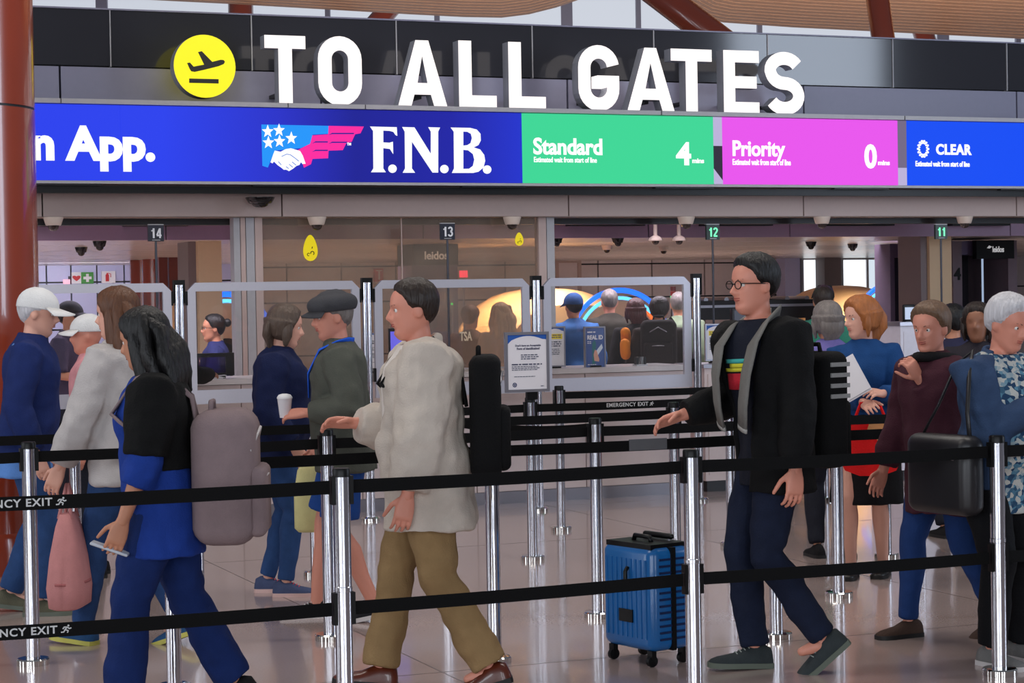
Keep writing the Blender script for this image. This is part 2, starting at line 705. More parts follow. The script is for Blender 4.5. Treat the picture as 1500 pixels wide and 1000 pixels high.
# ---------------------------------------------------------------- bulkhead under the screen
zs0 = fa(780, 272.5, 15.4)[1]       # underside of the LED housing
DH = 15.75
zb1, zb0 = fa(750, 287, DH)[1], fa(750, 316.5, DH)[1]
zb1 = min(zb1, zs0 - .06)
bh = struct('beam_1', loc=fw(0, DH, 0), rz=ANG)
js = [A0] + cut([62, 413, 833, 1177, 1489], 300, DH) + [A1]
for i in range(len(js) - 1):
    MB().box(js[i] + .006, js[i + 1] - .006, 0, .05, zb0, zs0 - .012).build('panel', M_taupe, bh)
MB().box(A0, A1, .05, .30, zb0 + .01, zs0 - .012).build('backing', M_dark, bh)
MB().box(A0, A1, .0, .3, zb0 - .006, zb0).build('bottom_rail', mat('bronze_rail', (120, 100, 88), .4), bh)
MB().box(A0, A1, .31, .42, zb0 - .055, zb0 + .02).build('shade_track', M_dark, bh)
for k in range(9):
    a = A0 + 1.1 + k * 1.72
    MB().box(a, a + .55, -.36, -.30, zb1 + .05, zb1 + .059).build('track_bracket', M_dark, bh)
MB().box(A0, A1, -.30, -.22, zb1 - .005, zb1 + .05).build('light_track', M_black, bh)

# --- second bulkhead and low ceiling of the security hall
D2 = 18.6
z2 = fa(1150, 347, D2)[1]
b2 = struct('beam_2', loc=fw(0, D2, 0), rz=ANG)
C0, C1 = fa(-150, 340, D2)[0], fa(1720, 340, D2)[0]
js = [C0] + cut([243, 620, 950, 1157, 1480], 335, D2) + [C1]
for i in range(len(js) - 1):
    MB().box(js[i] + .006, js[i + 1] - .006, 0, .06, z2, z2 + .95).build('panel', M_purple_glow, b2)
for x0, x1 in ((55, 82), (182, 275), (834, 944), (1030, 1131), (1212, 1309), (1394, 1478)):
    a0, a1 = fa(x0, 326, D2 - .1)[0], fa(x1, 326, D2 - .1)[0]
    zc = fa((x0 + x1) / 2, 327, D2 - .1)[1]
    MB().box(a0, a1, -.12, 0, zc - .025, zc + .03).build('slot_diffuser', M_black, b2)
DW = 30.5
ce = struct('ceiling_3', loc=fw(0, 0, 0), rz=ANG)
M_ceil = mat('gloss_ceiling', (196, 186, 180), rough=0.25, var=0.03)
E0, E1 = fa(-250, 400, DW)[0], fa(1850, 400, DW)[0]
k = 0
d = D2 + .08
while d < DW - .1:
    MB().box(E0, E1, d, min(d + 1.96, DW), z2 + .02, z2 + .08).build('panel', M_ceil, ce)
    d += 2.0
MB().box(A0, A1, 16.1, D2, zb0 + .55, zb0 + .6).build('soffit', M_purple_glow, ce)

# --- rear wall: jointed white panels tinted for two kinds of light, bright windows on the right
wb = struct('wall_back', loc=fw(0, DW, 0), rz=ANG)
M_panelg = mat('warm_lit_panel', (214, 202, 202), rough=0.4, var=0.03)  # same white paint under other light, tinted into the colour
ZW = z2 + .05


def wall_panels(xs, ys, m):
    for i in range(len(xs) - 1):
        for j in range(len(ys) - 1):
            a0, a1 = fa(xs[i], 400, DW)[0], fa(xs[i + 1], 400, DW)[0]
            t1 = ys[j] if isinstance(ys[j], float) else fa(800, ys[j], DW)[1]
            t0 = ys[j + 1] if isinstance(ys[j + 1], float) else fa(800, ys[j + 1], DW)[1]
            MB().box(a0 + .012, a1 - .012, 0, .05, t0 + .012, t1 - .012).build('panel', m, wb)


wall_panels([-60, 20, 68, 104, 142, 182, 222, 262, 300, 345], [ZW, 1.98, 1.28, 0.5, 0.0], M_white)
wall_panels([345, 420, 500, 580, 660, 740, 815, 876, 955, 1032, 1108, 1150], [ZW, 2.17, 1.62, .8, 0.0], M_panelg)
wall_panels([1450, 1540, 1640, 1760], [ZW, 1.7, 0.0], M_panelg)
MB().box(E0, E1, .05, .2, 0, ZW).build('backing', M_dark, wb)
# door recess in the rear wall
da0, da1 = fa(812, 400, DW)[0], fa(850, 400, DW)[0]
dz = fa(830, 385, DW)[1]
dr = struct('door_1', loc=fw((da0 + da1) / 2, DW, 0), rz=ANG)
hw = (da1 - da0) / 2
MB().box(-hw, -hw + .06, -.05, .0, 0, dz).build('jamb', M_taupe, dr)
MB().box(hw - .06, hw, -.05, .0, 0, dz).build('jamb', M_taupe, dr)
MB().box(-hw, hw, -.05, 0, dz, dz + .07).build('head', M_taupe, dr)
MB().box(-hw + .06, hw - .06, -.02, 0, 0, dz).build('leaf', M_panelg, dr)
# windows
M_day = emis('bright_window_pane', (245, 250, 255), 1.25)
M_day2 = emis('hazy_window_pane', (214, 226, 238), 1.0)
for n, (x0, x1, sub) in enumerate(((1174, 1208, None), (1232, 1290, 1268))):
    wn_ = struct('window_%d' % (n + 2), loc=fw(0, DW - .02, 0), rz=ANG)
    a0, a1 = fa(x0, 400, DW)[0], fa(x1, 400, DW)[0]
    zm = fa(x0, 379, DW)[1]
    zlow = .35
    for (q0, q1) in ((zlow, zm - .02), (zm + .02, ZW - .03)):
        if sub:
            am = fa(sub, 400, DW)[0]
            MB().box(a0, am - .02, -.02, .0, q0, q1).build('pane', M_day, wn_)
            MB().box(am + .02, a1, -.02, .0, q0, q1).build('pane', M_day2, wn_)
        else:
            MB().box(a0, a1, -.02, .0, q0, q1).build('pane', M_day, wn_)
    MB().box(a0, a1, -.05, 0, zm - .02, zm + .02).build('transom', M_trim, wn_)
    MB().box(a0 - .04, a0, -.06, 0, zlow, ZW).build('frame', M_trim, wn_)
    MB().box(a1, a1 + .04, -.06, 0, zlow, ZW).build('frame', M_trim, wn_)
    MB().box(a0, a1, -.06, 0, 0, zlow).build('apron', M_trim, wn_)
    if sub:
        MB().box(am - .02, am + .02, -.05, 0, zlow, ZW).build('mullion', M_trim, wn_)


def pillar(x0, x1, d, m, ztop, depth=.45, side=None):
    a0, a1 = fa(x0, 400, d)[0], fa(x1, 400, d)[0]
    p = struct('pillar', loc=fw((a0 + a1) / 2, d, 0), rz=ANG)
    h = (a1 - a0) / 2
    MB().box(-h, h, 0, depth, 0, ztop).build('shaft', m, p)
    MB().box(-h - .012, h + .012, -.012, depth + .012, 0, .12).build('plinth', M_dark, p)
    return p


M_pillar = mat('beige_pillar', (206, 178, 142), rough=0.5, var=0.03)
M_pillar_d = mat('grey_and_shaded_pillar', (120, 108, 108), rough=0.5, var=0.03)  # grey paint, also the shade painted on one side of beige pillars
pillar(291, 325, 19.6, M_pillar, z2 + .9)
pillar(276, 291, 19.7, M_pillar_d, z2 + .9)  # shaded side of the square beige pillar, put into the colour
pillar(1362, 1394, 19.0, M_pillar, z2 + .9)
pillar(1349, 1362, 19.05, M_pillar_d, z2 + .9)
pillar(1208, 1232, DW - .5, M_pillar_d, ZW, .3)
pillar(1150, 1172, DW - .45, M_white, ZW, .3)
# round red columns deep at the left
for x, r, dd in ((212, .2, 27.5), (226, .16, 27.0)):
    a = fa(x, 400, dd)[0]
    c = struct('round_column', loc=fw(a, dd, 0), rz=ANG)
    MB().lathe([(r, .05), (r, ZW)], 24).build('shaft', M_red, c, 40)
    MB().lathe([(r + .02, 0), (r + .02, .05)], 24).build('plinth', M_dark, c, 40)
a0, a1 = fa(232, 400, 26)[0], fa(276, 400, 26)[0]
rb = struct('wall_red_return', loc=fw(a0, 26, 0), rz=ANG)
for q in range(3):
    MB().box((a1 - a0) * q / 3 + .01, (a1 - a0) * (q + 1) / 3 - .01, 0, .1, 0, ZW).build('panel', mat('dark_red_panel', (96, 36, 26), .4), rb)

# ---------------------------------------------------------------- glazed screen between the lanes
DG = 15.86
zgl0, zgl1 = 1.05, zb0 + .02
sf = struct('window_4', loc=fw(0, DG, 0), rz=ANG)
for x0, x1, m, dp in ((343, 352, M_trim, .10), (353, 360, M_taupe, .06), (361, 373, M_trim, .12), (374, 385, M_taupe, .07), (789, 800, M_taupe, .07), (801, 812, M_trim, .12)):
    a0, a1 = fa(x0, 420, DG)[0], fa(x1, 420, DG)[0]
    MB().box(a0, a1, -.02, dp, 0.0, zgl1 - .02).build('mullion', m, sf)
ga = cut([385, 590, 789], 420, DG)
for i in range(2):
    MB().box(ga[i] + .004, ga[i + 1] - .004, .01, .022, zgl0, zgl1 - .03).build('pane', M_store, sf)
MB().box(ga[0], ga[2], -.01, .06, zgl0 - .05, zgl0).build('sill', M_trim, sf)
MB().box(ga[1] - .004, ga[1] + .004, .005, .027, zgl0, zgl1 - .03).build('seal', M_taupe, sf)

# ================================================================ LED SCREEN
DL = 15.4
led = fthing('led_screen', 'long lit display with app, F.N.B. and wait time panels under sign letters', 'screen', A0, DL, zs0)
LO = (A0, 0, zs0)
zL1, zL0 = fa(780, 166, DL)[1], fa(780, 268, DL)[1]
MB().box(A0, A1, .02, .45, zs0, zl).build('housing', M_dark, led, off=LO)
MB().box(A0, A1, -.03, .45, zl - .035, zl).build('top_trim', M_trim, led, off=LO)
MB().box(A0, A1, -.03, .06, zs0, zL0 - .004).build('bottom_trim', M_trim, led, off=LO)
for x in (88, 420, 533, 966, 1322):
    a = fa(x, 160, DL)[0]
    MB().box(a, a + .006, -.034, .0, zl - .035, zl - .001).build('trim_joint', M_dark, led, off=LO)


def led_mat(name, c, s=1.0):
    """a lit LED tile: the picture it shows plus its fine pixel lines"""
    return mat(name, tuple(v * 0.10 for v in c), 0.5, emit=c, estr=s, var=0.05, vscale=200, spec=.12)


def grad_mat(name, stops, x0, x1):
    m = led_mat(name, (0, 0, 0))
    nt = m.node_tree
    tc = nt.nodes.new('ShaderNodeTexCoord')
    sp = nt.nodes.new('ShaderNodeSeparateXYZ')
    nt.links.new(tc.outputs['Object'], sp.inputs[0])
    mr = nt.nodes.new('ShaderNodeMapRange')
    mr.inputs['From Min'].default_value = x0
    mr.inputs['From Max'].default_value = x1
    nt.links.new(sp.outputs['X'], mr.inputs['Value'])
    cr = nt.nodes.new('ShaderNodeValToRGB')
    el = cr.color_ramp.elements
    el[0].position, el[0].color = stops[0][0], lin(stops[0][1])
    el[1].position, el[1].color = stops[-1][0], lin(stops[-1][1])
    for p, c in stops[1:-1]:
        e = el.new(p)
        e.color = lin(c)
    nt.links.new(mr.outputs[0], cr.inputs[0])
    nt.links.new(cr.outputs[0], nt.nodes['Principled BSDF'].inputs['Emission Color'])
    return m


def LX(x):
    return fa(x, 215, DL)[0]


xs = [-190, 177, 765]
mg = grad_mat('led_blue_fade', [(0, (44, 66, 238)), (.42, (44, 66, 238)), (.60, (42, 50, 200)), (.72, (30, 34, 150)), (.88, (32, 36, 165)), (1, (36, 52, 205))], 0, LX(765) - A0)
for i in range(2):
    MB().box(LX(xs[i]) + .002, LX(xs[i + 1]) - .002, 0, .03, zL0, zL1).build('screen_panel', mg, led, off=LO)
for x0, x1, nm, c in ((765, 1045, 'led_green', (62, 214, 150)), (1058, 1315, 'led_magenta', (232, 84, 236)), (1328, 1720, 'led_blue', (14, 76, 244))):
    MB().box(LX(x0), LX(x1), 0, .03, zL0, zL1).build('screen_panel', led_mat(nm, c), led, off=LO)
M_lw = emis('led_white', (255, 255, 255), 1.0)
M_ll = led_mat('led_lilac', (196, 186, 226), .9)
M_lk = led_mat('led_slate', (52, 46, 62), .9)
zmid = zL0 + (zL1 - zL0) * .57
zq = zL0 + (zL1 - zL0) * .27
MB().box(LX(1045), LX(1058), 0, .03, zmid, zL1).build('screen_panel', M_ll, led, off=LO)
MB().box(LX(1045), LX(1058), 0, .03, zL0, zmid).build('screen_panel', M_lk, led, off=LO)
MB().poly([(LX(1045), zL0), (LX(1058), zL0), (LX(1058), zL0 + .03), (LX(1045), zL0 + .13)], -.004, 0).build('screen_mark', M_ll, led, off=LO)
MB().box(LX(1315), LX(1328), 0, .03, zq, zL1).build('screen_panel', led_mat('led_grey', (120, 108, 138), .9), led, off=LO)
MB().box(LX(1315), LX(1328), 0, .03, zL0, zq).build('screen_panel', M_ll, led, off=LO)


def led_text(s, x0, x1, y0, y1, bold=.02, sp=1.0):
    """pixel box (top y0, bottom y1) on the LED plane"""
    xm = (x0 + x1) / 2
    a0, a1 = fa(x0, (y0 + y1) / 2, DL)[0], fa(x1, (y0 + y1) / 2, DL)[0]
    z1, z0 = fa(xm, y0, DL)[1], fa(xm, y1, DL)[1]
    return text_mb(s, a0, a1, z0, z1, -.006, 0, bold, None, sp).build('lettering', M_lw, led, off=LO)


led_text('n App.', 47, 227, 184, 251, .045)
led_text('Standard', 781, 882, 202, 227, .03)
led_text('Estimated wait from start of line', 782, 874, 230, 238, .02)
led_text('4', 990, 1012, 208, 242, .035)
led_text('mins', 1014, 1031, 232, 239, .03)
led_text('Priority', 1073, 1150, 206, 236, .03)
led_text('Estimated wait from start of line', 1073, 1158, 233, 242, .02)
led_text('0', 1266, 1284, 211, 247, .035)
led_text('mins', 1286, 1303, 235, 242, .03)
led_text('CLEAR', 1371, 1423, 211, 227, .04, 1.1)
led_text('Estimated wait from start of line', 1341, 1420, 236, 244, .02)
# ring emblem made of short dashes
eb = MB()
ec = fa(1352, 218, DL)
for k in range(14):
    t = 2 * math.pi * k / 14
    for rr, s in ((.066, .011), (.05, .009)):
        c = (ec[0] + rr * .8 * math.cos(t + (rr < .06) * .2), ec[1] + rr * 1.05 * math.sin(t + (rr < .06) * .2))
        eb.poly([(c[0] + s * math.cos(q) * (1.3 if 0 else 1), c[1] + s * math.sin(q)) for q in [2 * math.pi * i / 6 for i in range(6)]], -.006, 0)
eb.build('emblem', M_lw, led, off=LO)


def zlogo(x, y):
    return fa(370 + x * 370 / 1500.0, 170 + y * 100 / 405.0, DL)


def lpoly(pts, m, nm='emblem', y=-.006, holes=()):
    return MB().poly([zlogo(*p) for p in pts], y, 0, [[zlogo(*p) for p in h] for h in holes]).build(nm, m, led, off=LO)


lpoly([(52, 50), (450, 58), (448, 105), (355, 110), (340, 165), (285, 190), (130, 205), (90, 305), (58, 295)], led_mat('led_sky_blue', (36, 150, 250)))
lpoly([(450, 58), (660, 62), (640, 102), (608, 108), (588, 152), (556, 160), (535, 202), (450, 205), (448, 250), (355, 254), (346, 285), (305, 306), (270, 200), (340, 165), (350, 115), (448, 108)], led_mat('led_pink', (252, 44, 160)), y=-.005)
sl = MB()
for (x0, x1, y) in ((450, 600, 104), (352, 445, 154), (450, 560, 156), (352, 445, 204)):
    sl.poly([zlogo(x0, y + 9), zlogo(x0 + 20, y + 3), zlogo(x1, y + 3), zlogo(x1, y - 4), zlogo(x0 + 20, y - 4)], -.008, -.002)
sl.build('emblem_stripe', led_mat('led_navy', (34, 36, 150)), led, off=LO)
st = MB()
for cx, cy in ((88, 92), (155, 85), (228, 132), (158, 150), (92, 158)):
    st.poly([zlogo(cx + (36 if i % 2 == 0 else 15) * math.sin(i * math.pi / 5), cy - (40 if i % 2 == 0 else 17) * math.cos(i * math.pi / 5)) for i in range(10)], -.012, -.006)
st.build('emblem_star', M_lw, led, off=LO)
lpoly([(130, 205), (165, 212), (195, 196), (225, 191), (280, 207), (296, 235), (313, 283), (296, 284), (286, 272), (276, 290), (258, 296), (240, 311), (216, 326), (200, 318), (185, 318), (168, 304), (150, 292), (125, 268), (118, 280), (106, 274)], M_lw, y=-.011)
hl = MB()
for pth in ([(170, 240), (200, 226), (222, 230), (250, 250), (272, 268)], [(196, 300), (212, 312)], [(214, 286), (236, 304)], [(232, 272), (256, 292)], [(150, 270), (168, 290)]):
    hl.stroke([zlogo(*p) for p in pth], .006, -.014, -.010)
hl.build('emblem_line', led_mat('led_line', (120, 150, 220)), led, off=LO)


def circ(cx, cy, r):
    return [(cx + r * math.cos(i * math.pi / 8), cy + r * math.sin(i * math.pi / 8)) for i in range(16)]


for pts, ho in (
    ([(697, 62), (855, 66), (858, 117), (848, 112), (836, 94), (815, 88), (775, 86), (775, 156), (812, 158), (832, 152), (834, 224), (815, 195), (775, 190), (775, 310), (790, 333), (703, 333), (717, 310), (715, 88)], ()),
    ([(888, 65), (960, 67), (1058, 225), (1058, 92), (1043, 66), (1112, 68), (1101, 92), (1101, 335), (1068, 335), (945, 150), (945, 310), (964, 336), (891, 336), (905, 310), (903, 92)], ()),
    ([(1176, 68), (1290, 70), (1330, 80), (1352, 105), (1354, 145), (1340, 172), (1312, 186), (1350, 198), (1374, 230), (1380, 265), (1370, 305), (1340, 330), (1310, 337), (1183, 337), (1196, 310), (1194, 92)],
     ([(1250, 92), (1275, 93), (1296, 105), (1302, 130), (1294, 160), (1275, 172), (1250, 175)], [(1250, 200), (1280, 203), (1308, 225), (1316, 258), (1308, 295), (1285, 312), (1250, 313)])),
    (circ(830, 312, 25), ()), (circ(1138, 314, 25), ()), (circ(1392, 317, 25), ())):
    lpoly(pts, M_lw, 'lettering', holes=ho)
t = zlogo(560, 170)
led_text('TM', 508, 514, 209, 213, .03)

# ================================================================ SIGN LETTERS ON THE LEDGE
M_lit = emis('lit_letter_face', (255, 247, 244), 1.15)
M_ret = mat('letter_return', (176, 178, 188), rough=0.4, metal=0.3)
DT = 15.5
DEP = .125
STK = 0.205


def letter(ch, x0, x1, y0, y1, lab):
    a0, a1 = fa(x0, (y0 + y1) / 2, DT)[0], fa(x1, (y0 + y1) / 2, DT)[0]
    xm = (x0 + x1) / 2
    z1, z0 = fa(xm, y0, DT)[1], zl
    w, h = a1 - a0, z1 - z0
    t = STK * h
    mb = MB()
    mb.side = 1
    P = lambda pts: [(x, z) for x, z in pts]
    Y0, Y1 = 0, DEP
    if ch == 'T':
        mb.poly([(0, h - t * .92), (w / 2 - t / 2 - .0, h - t * .92), (w / 2 - t / 2, 0), (w / 2 + t / 2, 0), (w / 2 + t / 2, h - t * .92), (w, h - t * .92), (w, h), (0, h)], Y0, Y1)
    elif ch == 'L':
        mb.poly([(0, 0), (w, 0), (w, t * .95), (t, t * .95), (t, h), (0, h)], Y0, Y1)
    elif ch == 'E':
        g = t * .92
        mb.poly([(0, 0), (w, 0), (w, g), (t, g), (t, h / 2 - g / 2), (w * .93, h / 2 - g / 2), (w * .93, h / 2 + g / 2), (t, h / 2 + g / 2), (t, h - g), (w, h - g), (w, h), (0, h)], Y0, Y1)
    elif ch == 'A':
        k = t * .5
        m = w / 2
        zc = h * .19
        s = (m - k) / h
        mb.poly([(0, 0), (t * 1.02, 0), (t * 1.02 + s * zc, zc), (w - t * 1.02 - s * zc, zc), (w - t * 1.02, 0), (w, 0), (m + k, h), (m - k, h)], Y0, Y1,
                holes=[[(t * 1.02 + s * (zc + t * .85), zc + t * .85), (w - t * 1.02 - s * (zc + t * .85), zc + t * .85), (m, h - t * 1.15)]])
    elif ch == 'O':
        r = (w - t) / 2
        mb.stroke(arc(w / 2, h - t / 2 - r, r, r, 0, 180, 14) + arc(w / 2, t / 2 + r, r, r, 180, 360, 14), t, Y0, Y1, closed=True)
    elif ch == 'G':
        r = (w - t) / 2
        mb.stroke(arc(w / 2, h - t / 2 - r, r, r, 8, 180, 14) + arc(w / 2, t / 2 + r, r, r, 180, 360, 14) + [(w - t / 2, h * .5)], t, Y0, Y1)
        mb.box(w * .47, w - .001, Y0, Y1, h * .36, h * .36 + t * .88)
    elif ch == 'S':
        r = (w - t) / 2
        ry = (h - t) / 4
        mb.stroke(arc(w / 2, h - t / 2 - ry, r, ry, 28, 180, 12)[0:] + arc(w / 2, h - t / 2 - ry, r * .96, ry, 195, 268, 6) + arc(w / 2, t / 2 + ry, r, ry, 88, 0, 8) + arc(w / 2, t / 2 + ry, r, ry, -12, -152, 12), t, Y0, Y1)
    T = fthing('sign_letter', lab, 'letter', a0, DT, zl, 'lit letters of the gates sign')
    o = mb.build('lit_face', [M_lit, M_ret], T)
    # slim trim around the back of the letter
    MB().box(w * .42, w * .58, DEP, .4 + .0, h * .15, h * .2).build('bracket', M_dark, T)
    return T


for ch, x0, x1, y0, y1, lab in (
    ('T', 388, 448, 52, 148, 'white lit letter T that begins the word TO on the sign'),
    ('O', 466, 530, 53, 152, 'white lit round letter O in the word TO'),
    ('A', 582, 655, 59, 153, 'white lit letter A that begins the word ALL'),
    ('L', 672, 727, 60, 155, 'white lit letter L in the middle of the word ALL'),
    ('L', 745, 799, 62, 156, 'white lit letter L that ends the word ALL'),
    ('G', 847, 907, 66, 158, 'white lit letter G that begins the word GATES'),
    ('A', 918, 988, 70, 160, 'white lit letter A in the word GATES'),
    ('T', 983, 1043, 72, 161, 'white lit letter T in the middle of the word GATES'),
    ('E', 1060, 1112, 74, 163, 'white lit letter E in the word GATES'),
    ('S', 1120, 1178, 76, 165, 'white lit letter S that ends the word GATES')):
    letter(ch, x0, x1, y0, y1, lab)

c = fa(300, 97, DT)
rr = fa(345, 97, DT)[0] - c[0]
T = fthing('departures_sign', 'round yellow lit sign with a black departing plane left of the letters', 'sign', c[0], DT, zl)
off = (c[0], 0, zl)
disc = MB()
disc.side = 1
disc.poly([(c[0] + rr * math.cos(i * math.pi / 24), max(zl, c[1] + rr * 1.0 * math.sin(i * math.pi / 24))) for i in range(48)], 0, DEP)
disc.build('disc', [emis('lit_yellow_face', (255, 242, 8), 1.0), M_ret], T, off=off)


def pz(x, y):
    return fa(x / 3.0, y / 3.0, DT)


ic = MB()
ic.poly([pz(*p) for p in ((822, 277), (834, 275), (850, 293), (897, 284), (870, 229), (886, 225), (932, 272), (968, 263), (982, 264), (988, 272), (982, 282), (960, 291), (900, 306), (855, 316), (840, 313), (833, 302))], -.006, 0)
ic.poly([pz(*p) for p in ((831, 345), (960, 348), (960, 367), (831, 364))], -.006, 0)
ic.build('plane_symbol', mat('sign_black', (22, 22, 14), .5), T, off=off)
# ================================================================ COUNTERS AND GLASS BARRIERS
DC = 14.96
CZ = 1.05
a0, a1 = fa(170, 600, DC)[0], fa(1012, 640, DC)[0]
ct = fthing('check_counter', 'long cream front desk behind the glass barriers with a pale top', 'counter', a0, DC, 0)
LO = (a0, DC, 0)
n = 5
for i in range(n):
    x0, x1 = a0 + (a1 - a0) * i / n, a0 + (a1 - a0) * (i + 1) / n
    MB().box(x0 + .004, x1 - .004, DC, DC + .03, .10, CZ - .045).build('front_panel', M_cream, ct, off=LO)
MB().box(a0, a1, DC + .03, DC + .62, .0, CZ - .045).build('body', M_cream, ct, off=LO)
MB().box(a0, a1, DC + .012, DC + .03, 0, .095).build('kick_plate', M_alu, ct, off=LO)
MB().box(a0 - .02, a1 + .02, DC - .03, DC + .66, CZ - .04, CZ).build('counter_top', mat('pale_counter_top', (214, 206, 206), .3), ct, off=LO)

DP = 14.35
gx = [(262, 14.12), (537, 14.25), (785, 14.39), (1020, 14.46)]
gpos = []
for px, _ in gx:
    gpos.append(fa(px, 430, DP)[0])
gpos.insert(0, gpos[0] - 1.35)
ZT, ZB = 1.765, 0.90
labs = ['glass queue barrier behind the woman in pale grey, left end of the row',
        'glass queue barrier in front of the seated officer with glasses',
        'glass queue barrier behind the man in the cream jacket',
        'glass queue barrier in front of the crowd with the tablet signs']
for i in range(4):
    x0, x1 = gpos[i] + .055, gpos[i + 1] - .055
    b = fthing('glass_barrier', labs[i], 'barrier', (x0 + x1) / 2, DP, 0, 'glass barriers along the front desk')
    h = (x1 - x0) / 2
    fw_ = .062
    c = .06
    fr = MB()
    fr.poly([(-h, ZB), (h, ZB), (h, ZT - c), (h - c, ZT), (-h + c, ZT), (-h, ZT - c)], -.016, .016,
            holes=[[(-h + fw_, ZB + .10), (h - fw_, ZB + .10), (h - fw_, ZT - fw_), (-h + fw_, ZT - fw_)]])
    fr.build('frame', M_frame, b)
    MB().box(-h + fw_, h - fw_, -.003, .003, ZB + .10, ZT - fw_).build('pane', M_glass, b)
    for s in (-1, 1):
        for z in (ZB + .12, ZT - .16):
            MB().box(h - .004 if s > 0 else -h - .010, h + .010 if s > 0 else -h + .004, -.02, .02, z, z + .10).build('clamp', M_black, b)
plabs = ['tall steel barrier post left of the seated officer', 'tall steel barrier post behind the man in the grey cap',
         'tall steel barrier post behind the framed notice', 'tall steel barrier post beside the scarf man, right end of the glass']
for i in range(4):
    p = fthing('barrier_post', plabs[i], 'post', gpos[i + 1], DP, 0, 'tall posts between glass barriers')
    for s in (-.018, .018):
        MB().lathe([(.0165, .03), (.0165, 1.75)], 14, (s, 0, 0)).build('tube', M_steel, p, 40)
    MB().lathe([(.074, 0), (.074, .018), (.06, .03)], 28).build('base', M_chrome, p, 40)
    m = MB()
    m.box(-.04, .04, -.022, .022, 1.752, 1.785)
    m.box(-.040, -.034, -.02, .02, 1.62, 1.752)
    m.box(.034, .040, -.02, .02, 1.62, 1.752)
    m.build('cap', M_black, p)

# ================================================================ STANCHIONS AND BELTS
M_belt = mat('black_webbing', (7, 7, 8), rough=0.8, bump=.25, bscale=300, spec=.2)
M_print = mat('silver_print', (206, 206, 206), .5)
_pr = {}


def stanchion_meshes(double):
    if double in _pr:
        return _pr[double]
    d = {}
    d['base'] = MB().lathe([(.0735, 0), (.0735, .024), (.068, .030), (.034, .031)], 32).mesh('base')
    pr = [(.0315, .0305), (.0315, .972)] if not double else [(.0315, .0305), (.0315, .555), (.0335, .557), (.0335, .572), (.0315, .574), (.0315, .972)]
    d['pole'] = MB().lathe(pr, 28).mesh('pole')
    d['cap'] = MB().lathe([(.0325, .972), (.0325, .997), (.029, 1.003), (.010, 1.004)], 28).mesh('cap')
    m = MB()
    for s in (-1, 1):
        m.box(s * .034 - .007, s * .034 + .007, -.017, .017, .872, .975)
    d['belt_clip'] = m.mesh('belt_clip')
    if double:
        m = MB()
        for s in (-1, 1):
            m.box(s * .034 - .007, s * .034 + .007, -.016, .016, .435, .552)
        d['lower_clip'] = m.mesh('lower_clip')
    mm = {'base': M_chrome, 'pole': M_steel, 'cap': M_black, 'belt_clip': M_black, 'lower_clip': M_black}
    for k, me in d.items():
        me.materials.append(mm[k])
        me.polygons.foreach_set('use_smooth', [True] * len(me.polygons))
        me.set_sharp_from_angle(angle=R(40))
    _pr[double] = d
    return d


def add_belt(T, p, q, z=.935, sag=.004, name='belt', rz=0.0):
    """webbing from post p to post q (world), child of T which stands at p"""
    d = Vector((q[0] - p[0], q[1] - p[1], 0))
    L = d.length
    a = math.atan2(d.y, d.x) - rz
    mb = MB()
    K = 10
    rs = []
    for i in range(K + 1):
        t = i / K
        x = .040 + (L - .084) * t
        zz = z - sag * 4 * t * (1 - t)
        tw = 0
        rs.append([(x, -.0012, zz - .0245), (x, -.0012, zz + .0245), (x, .0012, zz + .0245), (x, .0012, zz - .0245)])
    mb.rings(rs)
    o = mb.build(name, M_belt, T)
    o.rotation_euler = (0, 0, a)
    return o, L


def stanchion(p, label, nxt=None, double=False, group='belt stanchions of the queue', belts=None):
    rz = ANG
    T = thing('stanchion', label, 'stanchion', (p[0], p[1], 0), rz, group)
    for k, me in stanchion_meshes(double).items():
        o = bpy.data.objects.new(k, me)
        COL.objects.link(o)
        o.parent = T
    r = []
    if nxt is not None:
        r.append(add_belt(T, p, nxt, .935, .004, 'belt', rz))
        if double:
            r.append(add_belt(T, p, nxt, .492, .004, 'belt', rz))
    return T, r


def lz(px, z):
    """post centre from its pixel column at belt height and its depth"""
    return wp(px, 440 + .8 * 3000 / z, z)


# front row: two belts on each post
S = [Vector((-1.94, 6.93, 0)), lz(501, 7.42), lz(1013, 8.04), lz(1461, 8.54), Vector((3.36, 9.09, 0))]
row1 = [('steel stanchion with two belts beyond the left edge, holding the emergency exit belts', S[0]),
        ('nearest steel stanchion with two belts, left of the cream jacket man', S[1]),
        ('steel stanchion with two belts in front of the blue suitcase', S[2]),
        ('steel stanchion with two belts in front of the white haired woman', S[3])]
front = []
for i, (lab, p) in enumerate(row1):
    T, r = stanchion(p, lab, S[i + 1], True)
    front.append((T, r))


def exit_print(belt, x0, x1, parent, z=.935, h=.021):
    """EMERGENCY EXIT and a running figure along a belt"""
    w = x1 - x0
    mb = text_mb('EMERGENCY EXIT', x0, x0 + w * .88, z - h / 2, z + h / 2, -.0022, -.0013, .022, None, 1.12)
    f0 = x0 + w * .905
    k = w * .095

    def q(*pts):
        mb.stroke([(f0 + a * k, z - h / 2 + b * h) for a, b in pts], h * .16, -.0022, -.0013)
    mb.poly([(f0 + k * .72 + h * .13 * math.cos(t), z + h * .38 + h * .13 * math.sin(t)) for t in [i * math.pi / 4 for i in range(8)]], -.0022, -.0013)
    q((.62, .75), (.42, .4))
    q((.42, .4), (.7, .25), (.62, 0))
    q((.42, .4), (.3, .12), (.05, .1))
    q((.62, .7), (.35, .72), (.22, .5))
    q((.62, .7), (.8, .5), (.98, .58))
    o = mb.build('exit_lettering', M_print, belt)
    return o


